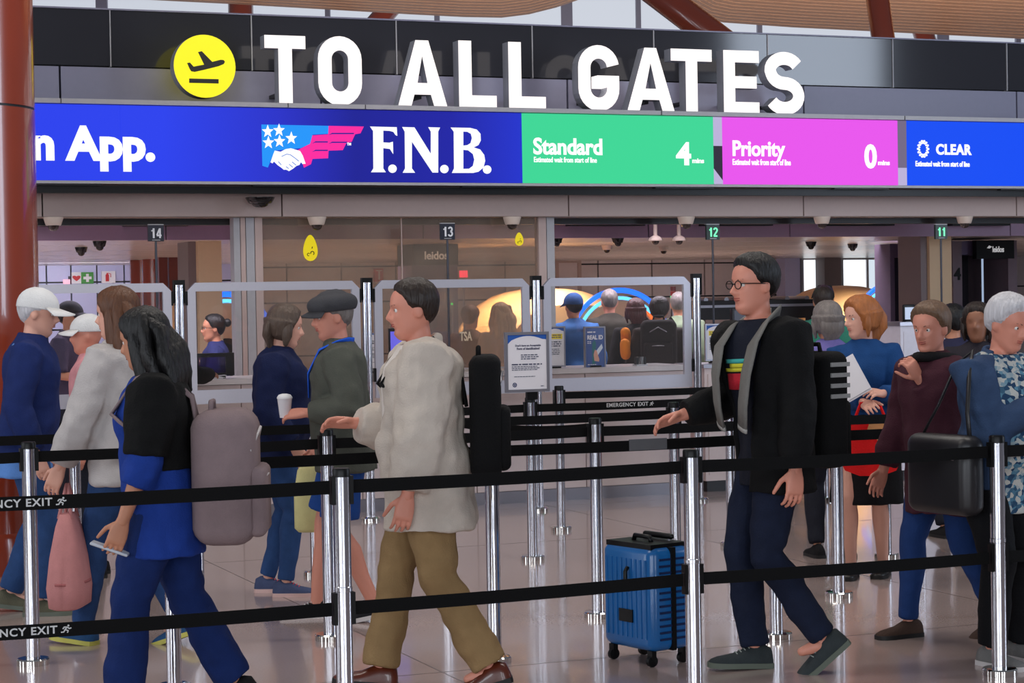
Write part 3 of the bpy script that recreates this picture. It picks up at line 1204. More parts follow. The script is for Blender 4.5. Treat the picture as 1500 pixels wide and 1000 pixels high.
for (T, r), zz in ((front[0], 0),):
    for (o, L), zb in zip(r, (.935, .492)):
        p0 = wp(97 if zb > .9 else 105, 740 if zb > .9 else 925, 7.2)
        dist = (Vector((p0.x, p0.y)) - Vector((S[0].x, S[0].y))).length
        exit_print(o, dist - .44, dist - .035, T, zb - .001, .028)

# inner rows
rows = {
    'b': ([(-1.43, 8.5), (-.1, 9.04), (1.215, 9.56), (2.5, 10.1)],
          ['steel stanchion behind the walking woman in blue scrubs and black shawl', 'steel stanchion just behind the cream jacket man with the backpack',
           'steel stanchion behind the trouser leg of the scarf man', 'rightmost steel stanchion of the second row, behind the white haired woman']),
    'c': ([(-2.18, 9.19), (-.89, 9.73), (.41, 10.28), (1.71, 10.83), (3.0, 11.37)],
          ['steel stanchion at the far left in front of the white cap man', 'steel stanchion in front of the man in the grey flat cap',
           'steel stanchion standing left of the blue suitcase', 'steel stanchion right of the striding scarf man, before the bare legged woman',
           'rightmost steel stanchion of the third row, beside the right edge']),
    'd': ([(-2.95, 10.25), (-1.67, 10.74), (-.38, 11.22), (.917, 11.7), (2.25, 12.4), (3.5, 12.9)],
          ['steel stanchion behind the white cap man, left edge', 'steel stanchion under the hanging grey backpack', 'steel stanchion behind the legs of the cream jacket man',
           'steel stanchion right behind the blue suitcase', 'steel stanchion right of the bare legs of the woman in blue', 'rightmost steel stanchion of the fourth row, behind the white haired woman']),
    'e': ([(-2.47, 11.5), (-1.18, 12.06), (.105, 12.6), (1.39, 13.14), (2.68, 13.68)],
          ['steel stanchion behind the woman in pale grey', 'steel stanchion right of the sneaker of the navy jacket person', 'steel stanchion carrying the framed white notice',
           'steel stanchion left of the dark jeans of the scarf man', 'steel stanchion behind the woman in the blue top']),
    'f': ([(.32, 14.20), (1.70, 14.78), (3.05, 15.35)],
          ['small distant steel stanchion right of the framed notice post', 'small distant steel stanchion between the scarf man and the cream podium', 'small distant steel stanchion behind the red bag'])}
SP = {}
for k, (ps, labs) in rows.items():
    for i, (p, lab) in enumerate(zip(ps, labs)):
        nx = ps[i + 1] if i + 1 < len(ps) else None
        T, r = stanchion(p, lab, nx)
        SP[k + str(i)] = (T, r, p)
        if i == 0 and k in ('c', 'e'):
            q = (p[0] - 1.3, p[1] - .54)
            add_belt(T, p, q, .935, .004, 'belt', ANG)
stanchion((2.42, 15.95), 'farthest small steel stanchion, left of the striding woman in blue', (3.7, 16.4))
# belt from the notice post back to the tall glass post row
o, L = SP['e2'][1][0]
exit_print(o, .52, .85, None, .935, .025)
# sagging loop that joins two rows
add_belt(SP['d2'][0], (-.38, 11.22), (.41, 10.28), .95, .03, 'belt', ANG)
# grey splice on a belt of the second row
o, L = SP['b1'][1][0]
MB().box(.67, .86, -.0025, .0025, .935 - .026, .935 + .025).build('splice', mat('grey_tape', (96, 96, 100), .6), o)

# ================================================================ FRAMED NOTICES
M_paper = mat('notice_paper', (226, 222, 226), .5, var=.02)
M_nblue = mat('notice_blue', (24, 84, 170), .5)
M_ink = mat('notice_ink', (70, 72, 96), .6)
M_yel = mat('notice_yellow', (240, 214, 40), .5)


def paragraphs(mb, x0, x1, z, n, h, gap, y=-.0075, rag=.15):
    """text lines too small to read in the photograph: rows of word-length strokes"""
    for i in range(n):
        x = x0
        xe = x1 - random.random() * rag * (x1 - x0)
        while x < xe:
            w = min(xe - x, (.5 + random.random()) * h * 3.5)
            mb.box(x, x + w, y, y + .0006, z - h, z)
            x += w + h * .8
        z -= gap
    return z


def sign_stand(name, label, px, py0, py1, wpx, d, style, cat='notice', bracket='post'):
    x0, z1 = fa(px - wpx / 2, py0, d)
    x1, z0 = fa(px + wpx / 2, py1, d)
    z1, z0 = fa(px, py0, d)[1], fa(px, py1, d)[1]
    w, h = x1 - x0, z1 - z0
    t = fthing(name, label, cat, (x0 + x1) / 2, d, (CZ + .001 if bracket == 'desk' else z0))
    zz = z0 - CZ - .001 if bracket == 'desk' else 0
    b = w * .06
    fr = MB().poly([(-w / 2, zz), (w / 2, zz), (w / 2, zz + h), (-w / 2, zz + h)], -.012, .010,
                   holes=[[(-w / 2 + b, zz + b), (w / 2 - b, zz + b), (w / 2 - b, zz + h - b), (-w / 2 + b, zz + h - b)]])
    fr.build('frame', M_alu, t)
    X0, X1, Z0, Z1 = -w / 2 + b, w / 2 - b, zz + b, zz + h - b
    W, H = X1 - X0, Z1 - Z0
    if style == 'real':
        MB().box(X0, X1, -.006, .004, Z0, Z1).build('poster', mat('poster_slate_blue', (74, 96, 150), .45, var=.15, vscale=8), t)
        text_mb('REAL ID', X0 + W * .1, X0 + W * .93, Z1 - H * .29, Z1 - H * .18, -.0075, -.006, .04).build('lettering', M_paper, t)
        m = paragraphs_mb = MB()
        paragraphs(m, X0 + W * .1, X0 + W * .6, Z1 - H * .09, 1, H * .03, H * .05)
        paragraphs(m, X0 + W * .1, X0 + W * .3, Z1 - H * .33, 2, H * .02, H * .04)
        paragraphs(m, X0 + W * .1, X0 + W * .6, Z0 + H * .1, 1, H * .02, H * .04)
        m.build('fine_print', M_paper, t)['kind'] = 'stuff'
        MB().poly([(X0 + W * .52, Z0 + H * .40), (X0 + W * .86, Z0 + H * .60), (X0 + W * .92, Z0 + H * .50), (X0 + W * .62, Z0 + H * .30)], -.0078, -.006).build('card_picture', mat('card_white', (214, 222, 230), .5), t)
        MB().poly([(X0 + W * .46, Z0 + H * .18), (X0 + W * .42, Z0 + H * .34), (X0 + W * .5, Z0 + H * .46), (X0 + W * .6, Z0 + H * .42), (X0 + W * .64, Z0 + H * .34), (X0 + W * .72, Z0 + H * .22), (X0 + W * .7, Z0 + H * .16)], -.0083, -.006).build('hand_picture', mat('hand_print', (214, 160, 140), .6), t)
        MB().poly([(X0 + W * .34, Z0 + H * .1), (X0 + W * .36, Z0 + H * .62), (X0 + W * .5, Z0 + H * .7), (X0 + W * .56, Z0 + H * .6), (X0 + W * .5, Z0 + H * .1)], -.0068, -.006).build('sleeve_picture', mat('sleeve_print', (60, 118, 120), .6), t)
    else:
        MB().box(X0, X1, -.006, .004, Z0, Z1).build('paper', M_paper, t)
        top = [(X0, Z1), (X0, Z1 - H * .17)] + [(X0 + W * i / 10, Z1 - H * .17 + H * .15 * math.sin(math.pi * (.08 + .8 * i / 10)) / 1.0) for i in range(1, 10)] + [(X1, Z1 - H * .09), (X1, Z1)]
        MB().poly(top, -.0068, -.006).build('blue_header', M_nblue, t)
        m = MB()
        if style == 'qr':
            text_mb("Don't have an Acceptable", X0 + W * .2, X0 + W * .86, Z1 - H * .225, Z1 - H * .175, -.0075, -.006, .03, m)
            text_mb('Form of Identification?', X0 + W * .24, X0 + W * .83, Z1 - H * .275, Z1 - H * .23, -.0075, -.006, .03, m)
            paragraphs(m, X0 + W * .34, X0 + W * .8, Z1 - H * .36, 3, H * .018, H * .036)
            paragraphs(m, X0 + W * .1, X0 + W * .88, Z1 - H * .53, 1, H * .024, H * .04, rag=0)
            paragraphs(m, X0 + W * .1, X0 + W * .85, Z1 - H * .575, 3, H * .014, H * .03)
            paragraphs(m, X0 + W * .16, X0 + W * .75, Z1 - H * .76, 1, H * .012, H * .03)
            paragraphs(m, X0 + W * .84, X0 + W * .94, Z0 + H * .06, 1, H * .014, H * .03)
            e = MB()
            e.stroke(arc(X0 + W * .17, Z0 + H * .085, W * .045, W * .045, 0, 360, 16)[:-1], W * .02, -.0075, -.006, closed=True)
            e.poly([(X0 + W * .14, Z0 + H * .098), (X0 + W * .2, Z0 + H * .098), (X0 + W * .17, Z0 + H * .06)], -.0075, -.006)
            e.build('seal', mat('seal_navy', (36, 50, 96), .5), t)
        else:
            MB().box(X0 + W * .12, X0 + W * .92, -.0068, -.006, Z1 - H * .30, Z1 - H * .16).build('yellow_band', M_yel, t)
            paragraphs(m, X0 + W * .16, X0 + W * .9, Z1 - H * .185, 2, H * .025, H * .055, -.0078, .1)
            paragraphs(m, X0 + W * .14, X0 + W * .9, Z1 - H * .36, 3, H * .028, H * .055)
            paragraphs(m, X0 + W * .14, X0 + W * .8, Z1 - H * .56, 4, H * .018, H * .045)
        m.build('fine_print', M_ink, t)['kind'] = 'stuff'
    if bracket == 'post':
        MB().box(-.035, .035, -.02, .02, 0, .055).build('bracket', M_black, t)
    elif bracket == 'desk':
        MB().box(-.045, .045, -.03, .03, 0, max(.012, min(zz, .055))).build('bracket', M_black, t)
        if zz > .055:
            MB().box(-.012, .012, -.004, .006, .055, zz + .01).build('stem', M_alu, t)
    return t


e2 = Vector((.105, 12.6, 0))
sign_stand('framed_notice', 'framed white notice asking about an acceptable form of identification, on a stanchion', 771.5, 486, 574, 66, e2.dot(N) - .045, 'qr', bracket=None)
MB().box(-.035, .035, -.04, -.012, .99, 1.06).build('sign_bracket', M_black, SP['e2'][0])
tz = lambda px, d: (fa(px, 500, d)[0], d)
sign_stand('framed_notice', 'small notice with yellow band partly behind the larger framed notice', 812, 478, 537, 32, 15.15, 'yel', bracket='desk')
sign_stand('framed_poster', 'slate blue REAL ID poster on the front desk', 871, 478, 541, 32, 15.12, 'real', bracket='desk', cat='poster')
sign_stand('framed_notice', 'notice with yellow band right of the last glass barrier post', 1049, 474, 528, 34, 15.14, 'yel', bracket='desk')
sign_stand('framed_notice', 'small blue and white notice behind the man in the grey cap', 543, 487, 545, 24, 15.3, 'qr', bracket='desk')
# lane-end belt box on the desk
bx = fthing('belt_box', 'small chrome and black belt box on the desk below the crowd', 'belt box', fa(938, 545, 15.1)[0], 15.1, CZ)
MB().box(-.05, .05, -.04, .04, 0, .012).build('base', M_trim, bx)
MB().lathe([(.03, .012), (.03, .075)], 18).build('drum', M_chrome, bx, 40)
MB().box(-.045, -.025, -.02, .02, .012, .07).build('side_clip', M_black, bx)
MB().box(.025, .045, -.02, .02, .012, .07).build('side_clip', M_black, bx)

# ================================================================ LANE NUMBER POLES
M_navy = mat('sign_navy', (26, 28, 44), .4)


def lane_sign(s, px, y0, y1, lit, d=15.25):
    a = fa(px, 340, d)[0]
    z1, z0 = fa(px, y0, d)[1], fa(px, y1, d)[1]
    desk = CZ
    col = 'glowing green number' if lit else 'white number'
    t = fthing('lane_sign', '%s %s on a dark square sign on a thin pole' % (col, {'11': 'eleven', '12': 'twelve', '13': 'thirteen', '14': 'fourteen'}[s]), 'sign', a, d, desk)
    h = (z1 - z0)
    z1 -= desk
    z0 -= desk
    w = h * .96
    MB().box(-w / 2, w / 2, -.012, .012, z0, z1).build('plate', mat('sign_green_black', (10, 34, 26), .4) if lit else M_navy, t)
    m = emis('lane_digit_lit', (120, 255, 190), 1.1) if lit else mat('lane_digit_white', (228, 228, 232), .5)
    for i, ch in enumerate(s):
        x0, b0, cw, chh = -w * .36 + i * w * .38, z0 + h * .20, w * .33, h * .60
        f = lambda *p: [(x0 + cw * a, b0 + chh * b) for a, b in p]
        mb = MB()
        sw = w * .105
        if ch == '1':
            mb.stroke(f((.62, 0), (.62, 1)), sw * 1.1, -.016, -.012)
            mb.stroke(f((.62, .93), (.5, .80), (.2, .72)), sw * .85, -.016, -.012)
        elif ch == '2':
            mb.stroke([(x0 + cw * (.5 + .38 * math.cos(R(a))), b0 + chh * (.72 + .22 * math.sin(R(a)))) for a in range(170, -41, -21)] + f((.14, .10)), sw, -.016, -.012)
            mb.stroke(f((.08, .07), (.92, .07)), sw, -.016, -.012)
        elif ch == '3':
            mb.stroke([(x0 + cw * (.48 + .34 * math.cos(R(a))), b0 + chh * (.74 + .20 * math.sin(R(a)))) for a in range(165, -91, -15)], sw, -.016, -.012)
            mb.stroke([(x0 + cw * (.48 + .38 * math.cos(R(a))), b0 + chh * (.28 + .22 * math.sin(R(a)))) for a in range(90, -166, -15)], sw, -.016, -.012)
        elif ch == '4':
            mb.stroke(f((.70, 0), (.70, 1)), sw, -.016, -.012)
            mb.stroke(f((.66, .96), (.10, .30)), sw, -.016, -.012)
            mb.stroke(f((.06, .27), (.98, .27)), sw, -.016, -.012)
        mb.build('digit', m, t)
    MB().box(-w / 2, w / 2, -.014, .014, z1, z1 + .006).build('rim', M_trim, t)
    MB().box(-.03, .03, -.017, -.012, z0 + h * .06, z0 + h * .10).build('clip', M_trim, t)
    MB().lathe([(.009, .01), (.009, z0)], 10).build('pole', mat('gunmetal', (66, 66, 74), .35, metal=.6), t, 40)
    MB().lathe([(.05, 0), (.05, .01), (.012, .012)], 16).build('base', M_dark, t, 40)


lane_sign('14', 228, 329.5, 353.5, False)
lane_sign('13', 655, 327.5, 351, False)
lane_sign('12', 1043.5, 329, 351, True)
lane_sign('11', 1378, 329, 350, True)

# ================================================================ DOME CAMERAS
M_domew = mat('camera_white', (214, 196, 182), .4)
M_domeb = mat('camera_black', (18, 16, 18), .15)
M_doml = mat('smoked_dome', (44, 32, 26), .06, spec=.9)


def dome(px, py, d, r, label, ztop=None, dark=False, drop=0.0, group='dome cameras under the bulkheads'):
    a, z = fa(px, py, d)
    zt_ = ztop if ztop is not None else z
    t = fthing('dome_camera', label, 'camera', a, d, zt_, group)
    m = M_domeb if dark else M_domew
    zz = 0.0
    if drop:
        MB().lathe([(r * .28, -drop), (r * .28, -drop * .45), (r * .2, -drop * .4), (r * .2, 0)], 12).build('stalk', m, t, 40)
        zz = -drop
        MB().lathe([(r * .95, zz - r * .75), (r, zz - r * .6), (r * .8, zz - r * .25), (r * .35, zz)], 22).build('housing', m, t, 40)
    else:
        MB().lathe([(r * .72, zz - r * .85), (r * .8, zz - r * .75), (r, zz - r * .1), (r, zz)], 22).build('housing', m, t, 40)
    zz -= r * (.75 if drop else .85)
    MB().lathe([(.004, zz - r * .55), (r * .3, zz - r * .5), (r * .5, zz - r * .3), (r * .58, zz)], 18).build('dome', M_doml if not dark else mat('gloss_black', (10, 10, 12), .05), t, 40)
    return t


for px, lab in ((78, 'white dome camera at the left beside the red column'), (464, 'white dome camera above the yellow oval reflection'),
                (750, 'white dome camera over the small yellow reflection'), (1005, 'white dome camera beside the pendant pair, left of the green twelve'),
                (1204, 'white dome camera above the bright windows'), (1413, 'white dome camera over the black scanner portal')):
    dome(px, 317, 15.72, .075, lab, zb0 - .007)
t = dome(381, 289, 15.60, .115, 'flat black dome camera under the display near lane fourteen', None, True)
t.scale = (1, 1, .5)
for px, lab in ((960, 'pendant dome camera on a stalk, left of the pair'), (994.5, 'pendant dome camera on a stalk, right of the pair')):
    a, z = fa(px, 345, 18.0)
    dome(px, 345, 18.0, .068, lab, zb0 + .549, False, zb0 + .549 - z, 'pendant cameras in lane 12')
for px, py, dk, lab in ((146, 357, True, 'small dark ceiling camera above the first aid signs, right one'), (119, 366, True, 'small dark ceiling camera above the first aid signs, left one'),
                        (815, 350, True, 'small dark ceiling camera beside the storefront mullion'), (905, 352, True, 'small dark ceiling camera left of the pendant pair'),
                        (889, 363, False, 'small pale ceiling camera below and left of the pendant pair'), (972, 365, False, 'small pale ceiling camera below the pendant pair'),
                        (1188, 358, True, 'small dark ceiling camera in front of the left bright window'), (1249, 361, True, 'small dark ceiling camera in front of the right bright window')):
    # depth at which the low ceiling is met along this line of sight
    r_ = ray(px, py - 4)
    tt = (z2 + .02 - CAMH) / r_.z if r_.z > 1e-4 else 99
    dd = min(max(tt * r_.dot(N), D2 + .5), DW - 1.5)
    dome(px, py, dd, .065, lab, z2 + .02, dk, 0, 'small cameras on the low ceiling')
# ================================================================ BEYOND THE FRONT: SCANNERS, PORTALS, SIGNS, DESKS
M_beige = mat('scanner_beige', (226, 178, 122), rough=0.35, var=0.04)
M_blue_l = emis('blue_light', (20, 96, 255), 2.2)
M_cyan_l = emis('cyan_light', (90, 190, 255), 2.0)
M_orange_l = emis('orange_light', (255, 110, 40), 1.4)
M_violet = mat('violet_grey', (92, 78, 104), rough=0.4)


def scanner(label, pxc, pxl, pxr, pytop, d, ring_px, ring_py, ring_r, a_0, a_1):
    a0, a1 = fa(pxl, 450, d)[0], fa(pxr, 450, d)[0]
    zt_ = fa(pxc, pytop, d)[1]
    ac = (a0 + a1) / 2
    t = fthing('baggage_scanner', label, 'scanner', ac, d, 0, 'beige baggage scanners beyond the front desk')
    w = (a1 - a0) / 2
    rs = []
    L = 1.7
    for i in range(11):
        y = L * i / 10
        k = 1 - .16 * (abs(i - 5) / 5.0) ** 3
        ring = []
        for j in range(25):
            th = math.pi * j / 24
            ring.append((w * k * math.copysign(abs(math.cos(th)) ** .75, math.cos(th)), y, .55 + (zt_ - .55) * k * math.sin(th) ** .85))
        ring += [(-w * k, y, .25), (w * k, y, .25)]
        rs.append(ring)
    MB().rings(rs).build('hood', M_beige, t, 50)
    MB().box(-w * .8, w * .8, .1, L - .1, 0, .3).build('plinth', M_dark, t)
    rc = fa(ring_px, ring_py, d)
    rx = ring_r * (a1 - a0) / (pxr - pxl)
    c = (rc[0] - ac, rc[1])
    ring = [(c[0] + rx * math.cos(R(q)), -.01, c[1] + rx * math.sin(R(q))) for q in range(a_0, a_1 + 1, 6)]
    MB().tube(ring, .030, 8, flat=.4, up=(0, 1, 0)).build('blue_light_ring', M_blue_l, t, True)
    ring = [(c[0] + rx * .86 * math.cos(R(q)), -.012, c[1] + rx * .86 * math.sin(R(q))) for q in range(a_0, a_1 + 1, 6)]
    MB().tube(ring, .020, 8, flat=.4, up=(0, 1, 0)).build('cyan_light_ring', M_cyan_l, t, True)
    MB().poly([(c[0] + rx * .80 * math.cos(R(q)), c[1] + rx * .80 * math.sin(R(q))) for q in range(0, 360, 12)], -.006, .02).build('tunnel_shroud', mat('tunnel_shroud', (206, 166, 134), .4), t)
    MB().poly([(c[0] + rx * .42 * math.cos(R(q)), c[1] - rx * .35 + rx * .42 * math.sin(R(q))) for q in range(0, 360, 12)], -.012, -.005).build('tunnel_mouth', M_black, t)
    arcq = [(c[0] + rx * (.9 + (q - a_0) * -.004) * math.cos(R(q)), -.02, c[1] - rx * .1 + rx * .95 * math.sin(R(q))) for q in range(a_0 - 4, a_0 + 34, 6)]
    MB().tube(arcq, [.012, .03, .035, .03, .02, .012, .008][:len(arcq)], 8, flat=.4, up=(0, 1, 0)).build('orange_light', M_orange_l, t, True)
    return t


scanner('large beige baggage scanner with a blue lit ring behind the crowd', 830, 712, 960, 421, 21.0, 908, 505, 74, 20, 200)
scanner('beige baggage scanner with blue arc behind the woman in blue', 1268, 1208, 1352, 417, 22.5, 1303, 470, 46, 20, 165)
scanner('beige baggage scanner glimpsed beside the seated officer', 320, 255, 385, 420, 21.5, 332, 500, 68, 10, 200)

# conveyors and dark equipment under the scanners
for lab, x0, x1, y0, d in (('dark conveyor table behind the man with the scarf', 1022, 1200, 441, 21.2),
                           ('dark conveyor bench in front of the right scanner', 1195, 1250, 478, 21.6),
                           ('dark conveyor table at the far right behind the white haired woman', 1396, 1520, 452, 21.4)):
    a0, z = fa(x0, y0, d)
    a1 = fa(x1, y0, d)[0]
    t = fthing('conveyor_table', lab, 'conveyor', (a0 + a1) / 2, d, 0)
    h = (a1 - a0) / 2
    MB().box(-h, h, 0, .7, z - .22, z).build('bed', M_dark, t)
    MB().box(-h, h, -.02, .0, z - .08, z - .05).build('side_rail', M_alu, t)
    for s in (-1, 1):
        for y in (.06, .6):
            MB().box(s * h * .9 - .04, s * h * .9 + .04, y, y + .06, 0, z - .22).build('leg', M_dark, t)
    n = 6
    for i in range(n):
        x = -h + (i + .5) * 2 * h / n
        MB().lathe([(.03, .05), (.03, .65)], 10, (x, 0, z + .012), 'y').build('roller', M_alu, t, 40)


def portal(label, x0, x1, d, ytop, zsill, sign=False):
    D = .9 if sign else .34
    a0, a1 = fa(x0, 400, d)[0], fa(x1, 400, d)[0]
    zt_ = min(fa((x0 + x1) / 2, ytop, d)[1], z2 - .01)
    t = fthing('body_scanner', label, 'scanner', (a0 + a1) / 2, d, 0)
    h = (a1 - a0) / 2
    pw = h * .28
    for s in (-1, 1):
        x = s * (h - pw / 2)
        MB().box(x - pw / 2, x + pw / 2, 0, D, 0, zt_).build('side_panel', M_violet if not sign else mat('brown_grey_panel', (104, 88, 96), .45), t)
    MB().box(-h + pw, h - pw, 0.05, D - .05, zt_ - .16, zt_).build('lintel', M_violet, t)
    MB().box(-h + pw, h - pw, D - .1, D - .08, .1, zt_ - .16).build('curved_glass', mat('portal_dark_glass', (40, 36, 44), .1), t)
    MB().lathe([(.012, .1), (.012, zt_ - .2)], 8, (h * .15, .15, 0)).build('mast', emis('mast_strip', (170, 190, 220), .8), t, 40)
    MB().box(-h, h, -.02, D + .05, 0, .06).build('floor_plate', M_dark, t)
    if sign:
        s0, s1 = fa(1423, 362, d), fa(1478, 362, d)
        q1, q0 = fa(1450, 348, d)[1], fa(1450, 379, d)[1]
        o = MB().box(s0[0] - (a0 + a1) / 2, s1[0] - (a0 + a1) / 2, -.10, -.02, q0, min(q1, zt_)).build('sign_box', M_black, t)
        lw = s1[0] - s0[0]
        b0 = s0[0] - (a0 + a1) / 2
        hh = q1 - q0
        m = text_mb('leidos', b0 + lw * .42, b0 + lw * .72, q0 + hh * .30, q0 + hh * .58, -.108, -.10, .02)
        m.poly([(b0 + lw * .27, q0 + hh * .5), (b0 + lw * .33, q0 + hh * .62), (b0 + lw * .40, q0 + hh * .56), (b0 + lw * .34, q0 + hh * .48)], -.108, -.10)
        m.build('lettering', mat('pale_logo', (226, 226, 226), .5, emit=(226, 226, 226), estr=.3), o)
        x = -(h - pw / 2)
        zz = fa(1412, 401, d)[1]
        text_mb('4', x - .05, x + .04, zz - .07, zz + .07, -.012, 0, .03).build('number', M_black, t)
    return t


portal('violet grey screening portal left of the beige pillar', 1304, 1350, 21.0, 337, 0)
portal('body scanner portal with black sign reading leidos and a number 4', 1396, 1490, 19.9, 341, 0, True)
# the same maker's dark sign seen dimly through the storefront
a, z = fa(637, 372, 21.0)
t = fthing('machine_sign', 'dim dark machine with leidos sign seen through the storefront glass', 'machine', a, 21.0, 0)
MB().box(-.26, .26, 0, .5, 0, z - .12).build('cabinet', M_violet, t)
MB().box(-.26, .26, -.03, .5, z - .12, z + .12).build('sign_box', M_black, t)
text_mb('leidos', -.13, .14, z - .06, z + .03, -.04, -.03, .02).build('lettering', mat('pale_logo', (226, 226, 226)), t)

# wall signs at the left
def wall_sign(name, label, px, py, w, h):
    a, z = fa(px, py, DW)
    t = fthing(name, label, 'sign', a, DW, z - h / 2)
    return t


t = wall_sign('defibrillator_sign', 'white wall sign with a red heart, left of the green cross', 111, 407, .16, .17)
MB().box(-.068, .068, -.06, -.002, 0, .17).build('plate', M_paper, t)
MB().poly([(.06 * math.sin(q) ** 3, .085 + .05 * (.8125 * math.cos(q) - .3125 * math.cos(2 * q) - .125 * math.cos(3 * q))) for q in [i * math.pi / 12 for i in range(24)]], -.066, -.06).build('heart', mat('sign_red', (190, 30, 36), .5), t)
t = wall_sign('first_aid_sign', 'green first aid sign with a white cross on the rear wall', 127, 407, .2, .17)
MB().box(-.09, .09, -.06, -.002, 0, .17).build('plate', mat('sign_green', (58, 140, 52), .5), t)
MB().box(-.06, .06, -.066, -.0605, .065, .105).build('cross', M_paper, t)
MB().box(-.02, .02, -.067, -.0605, .025, .145).build('cross', M_paper, t)
t = wall_sign('extinguisher_sign', 'white sign with a red fire extinguisher on the rear wall', 158, 406, .2, .18)
MB().box(-.10, .10, -.06, -.002, 0, .18).build('plate', M_paper, t)
m = MB()
m.poly([(-.045, .03), (.005, .03), (.005, .125), (-.01, .14), (-.01, .155), (-.03, .155), (-.03, .14), (-.045, .125)], -.066, -.0605)
m.stroke([(-.01, .15), (.03, .14), (.03, .09)], .01, -.066, -.0605)
m.build('extinguisher_symbol', mat('sign_red', (190, 30, 36)), t)
t = wall_sign('alarm_strobe', 'small pink glowing strobe lamp left of the heart sign', 97, 412, .1, .07)
MB().rbox((0, -.03, .03), (.05, .028, .035), .012).build('lamp', emis('pink_glow', (255, 190, 214), 1.0), t, True)
MB().box(.03, .05, -.05, 0, .065, .11).build('bracket', M_dark, t)
a, z = fa(553, 403, DW)
t = fthing('fire_alarm_box', 'red fire alarm box seen through the storefront glass', 'alarm', a, DW, z - .1)
MB().box(-.07, .07, -.08, -.001, 0, .2).build('box', mat('alarm_red', (200, 22, 26), .4), t)
MB().box(-.012, .012, -.086, -.081, .03, .16).build('pull_bar', M_paper, t)
MB().box(-.05, .05, -.086, -.081, .165, .18).build('pull_bar', M_paper, t)

# signal lamps
for px, py, d, cols, lab in ((679, 402, 20.2, ((255, 70, 100),), 'red signal lamp seen through the storefront near lane 13'),
                             (986, 436, 19.6, ((60, 255, 120), (190, 40, 30), (120, 20, 20)), 'small signal tower with a green light above the crowd'),
                             (662, 442, 19.4, ((60, 255, 110),), 'tiny green indicator lamp behind the pole of lane 13')):
    a, z = fa(px, py, d)
    t = fthing('signal_lamp', lab, 'lamp', a, d, 0)
    MB().lathe([(.012, .02), (.012, z - .03)], 8).build('stem', M_alu, t, 40)
    MB().lathe([(.08, 0), (.08, .02)], 12).build('foot', M_dark, t, 40)
    r = .045 if px == 679 else (.03 if px == 986 else .012)
    zz = z - .03
    for i, c in enumerate(cols):
        MB().lathe([(r, zz), (r, zz + r * 1.6)], 12).build('lens', emis('signal_%d_%d' % (px, i), c, 2.0 if i == 0 else .35), t, 40)
        zz += r * 1.7

# yellow sign's mirror image, added as glowing ovals, and lettering on the storefront glass
for px, py, w, h, lab in ((455, 363, .058, .105, 'tear shaped yellow sign reflection high on the storefront glass, the larger one'),
                          (761, 350, .036, .055, 'small round yellow sign reflection on the right storefront pane')):
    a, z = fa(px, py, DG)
    t = fthing('yellow_reflection', lab, 'reflection', a, DG, z - h)
    MB().poly([(w * math.sin(q) * (1 - .28 * math.cos(q)), h + h * math.cos(q)) for q in [-i * math.pi / 14 for i in range(28)]], .004, .0095).build('oval', emis('reflection_yellow', (246, 222, 0), .75), t)
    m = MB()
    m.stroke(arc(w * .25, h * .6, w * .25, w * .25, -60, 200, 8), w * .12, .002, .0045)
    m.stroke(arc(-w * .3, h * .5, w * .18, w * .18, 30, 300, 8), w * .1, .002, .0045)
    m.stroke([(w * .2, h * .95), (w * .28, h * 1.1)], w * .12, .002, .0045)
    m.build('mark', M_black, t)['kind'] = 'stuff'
c0, c1 = fa(664, 486, DG), fa(692, 499, DG)
text_mb('TSA', c0[0] + (c1[0] - c0[0]) * .35, c1[0], c1[1], c0[1], .004, .0095, .02).build('lettering', mat('gilt_letter', (226, 206, 176), .5), sf)

# officer desk: monitor, tablet kiosk, chair
def on_desk(name, label, cat, px, d):
    return fthing(name, label, cat, fa(px, 540, d)[0], d, CZ)


t = on_desk('monitor', 'dark framed glass monitor on the desk before the seated officer', 'monitor', 315, 15.2)
z1 = fa(315, 517, 15.2)[1] - CZ
MB().poly([(-.15, .02), (.15, .02), (.15, z1), (-.15, z1)], 0, .03, holes=[[(-.13, .04), (.085, .04), (.085, z1 - .03), (-.13, z1 - .03)]]).build('bezel', M_black, t)
MB().box(-.13, .085, .012, .016, .04, z1 - .03).build('screen', glass('violet_screen', tint=(170, 160, 200), clear=.8, haze=.12, hazec=(70, 60, 110)), t)
MB().box(-.08, .08, -.01, .12, 0, .02).build('stand', M_black, t)
t = on_desk('tablet_kiosk', 'violet lit tablet on the desk left of the cream jacket man', 'tablet', 583, 15.25)
z1 = fa(583, 475, 15.25)[1] - CZ
MB().box(-.07, .07, 0, .02, z1 - .26, z1 - .03).build('bezel', M_black, t)
MB().box(-.058, .058, -.003, 0, z1 - .235, z1 - .055).build('screen', emis('violet_lcd', (110, 104, 236), .9), t)
MB().lathe([(.015, .01), (.015, z1 - .26)], 10, (0, .01, 0)).build('stem', M_alu, t, 40)
MB().lathe([(.06, 0), (.06, .01)], 16, (0, .01, 0)).build('foot', M_dark, t, 40)
MB().box(-.05, .05, .0, .015, z1 - .025, z1 + .0).build('camera_bar', M_alu, t)

# lane podiums
M_pod = mat('podium_white', (216, 212, 222), .35)


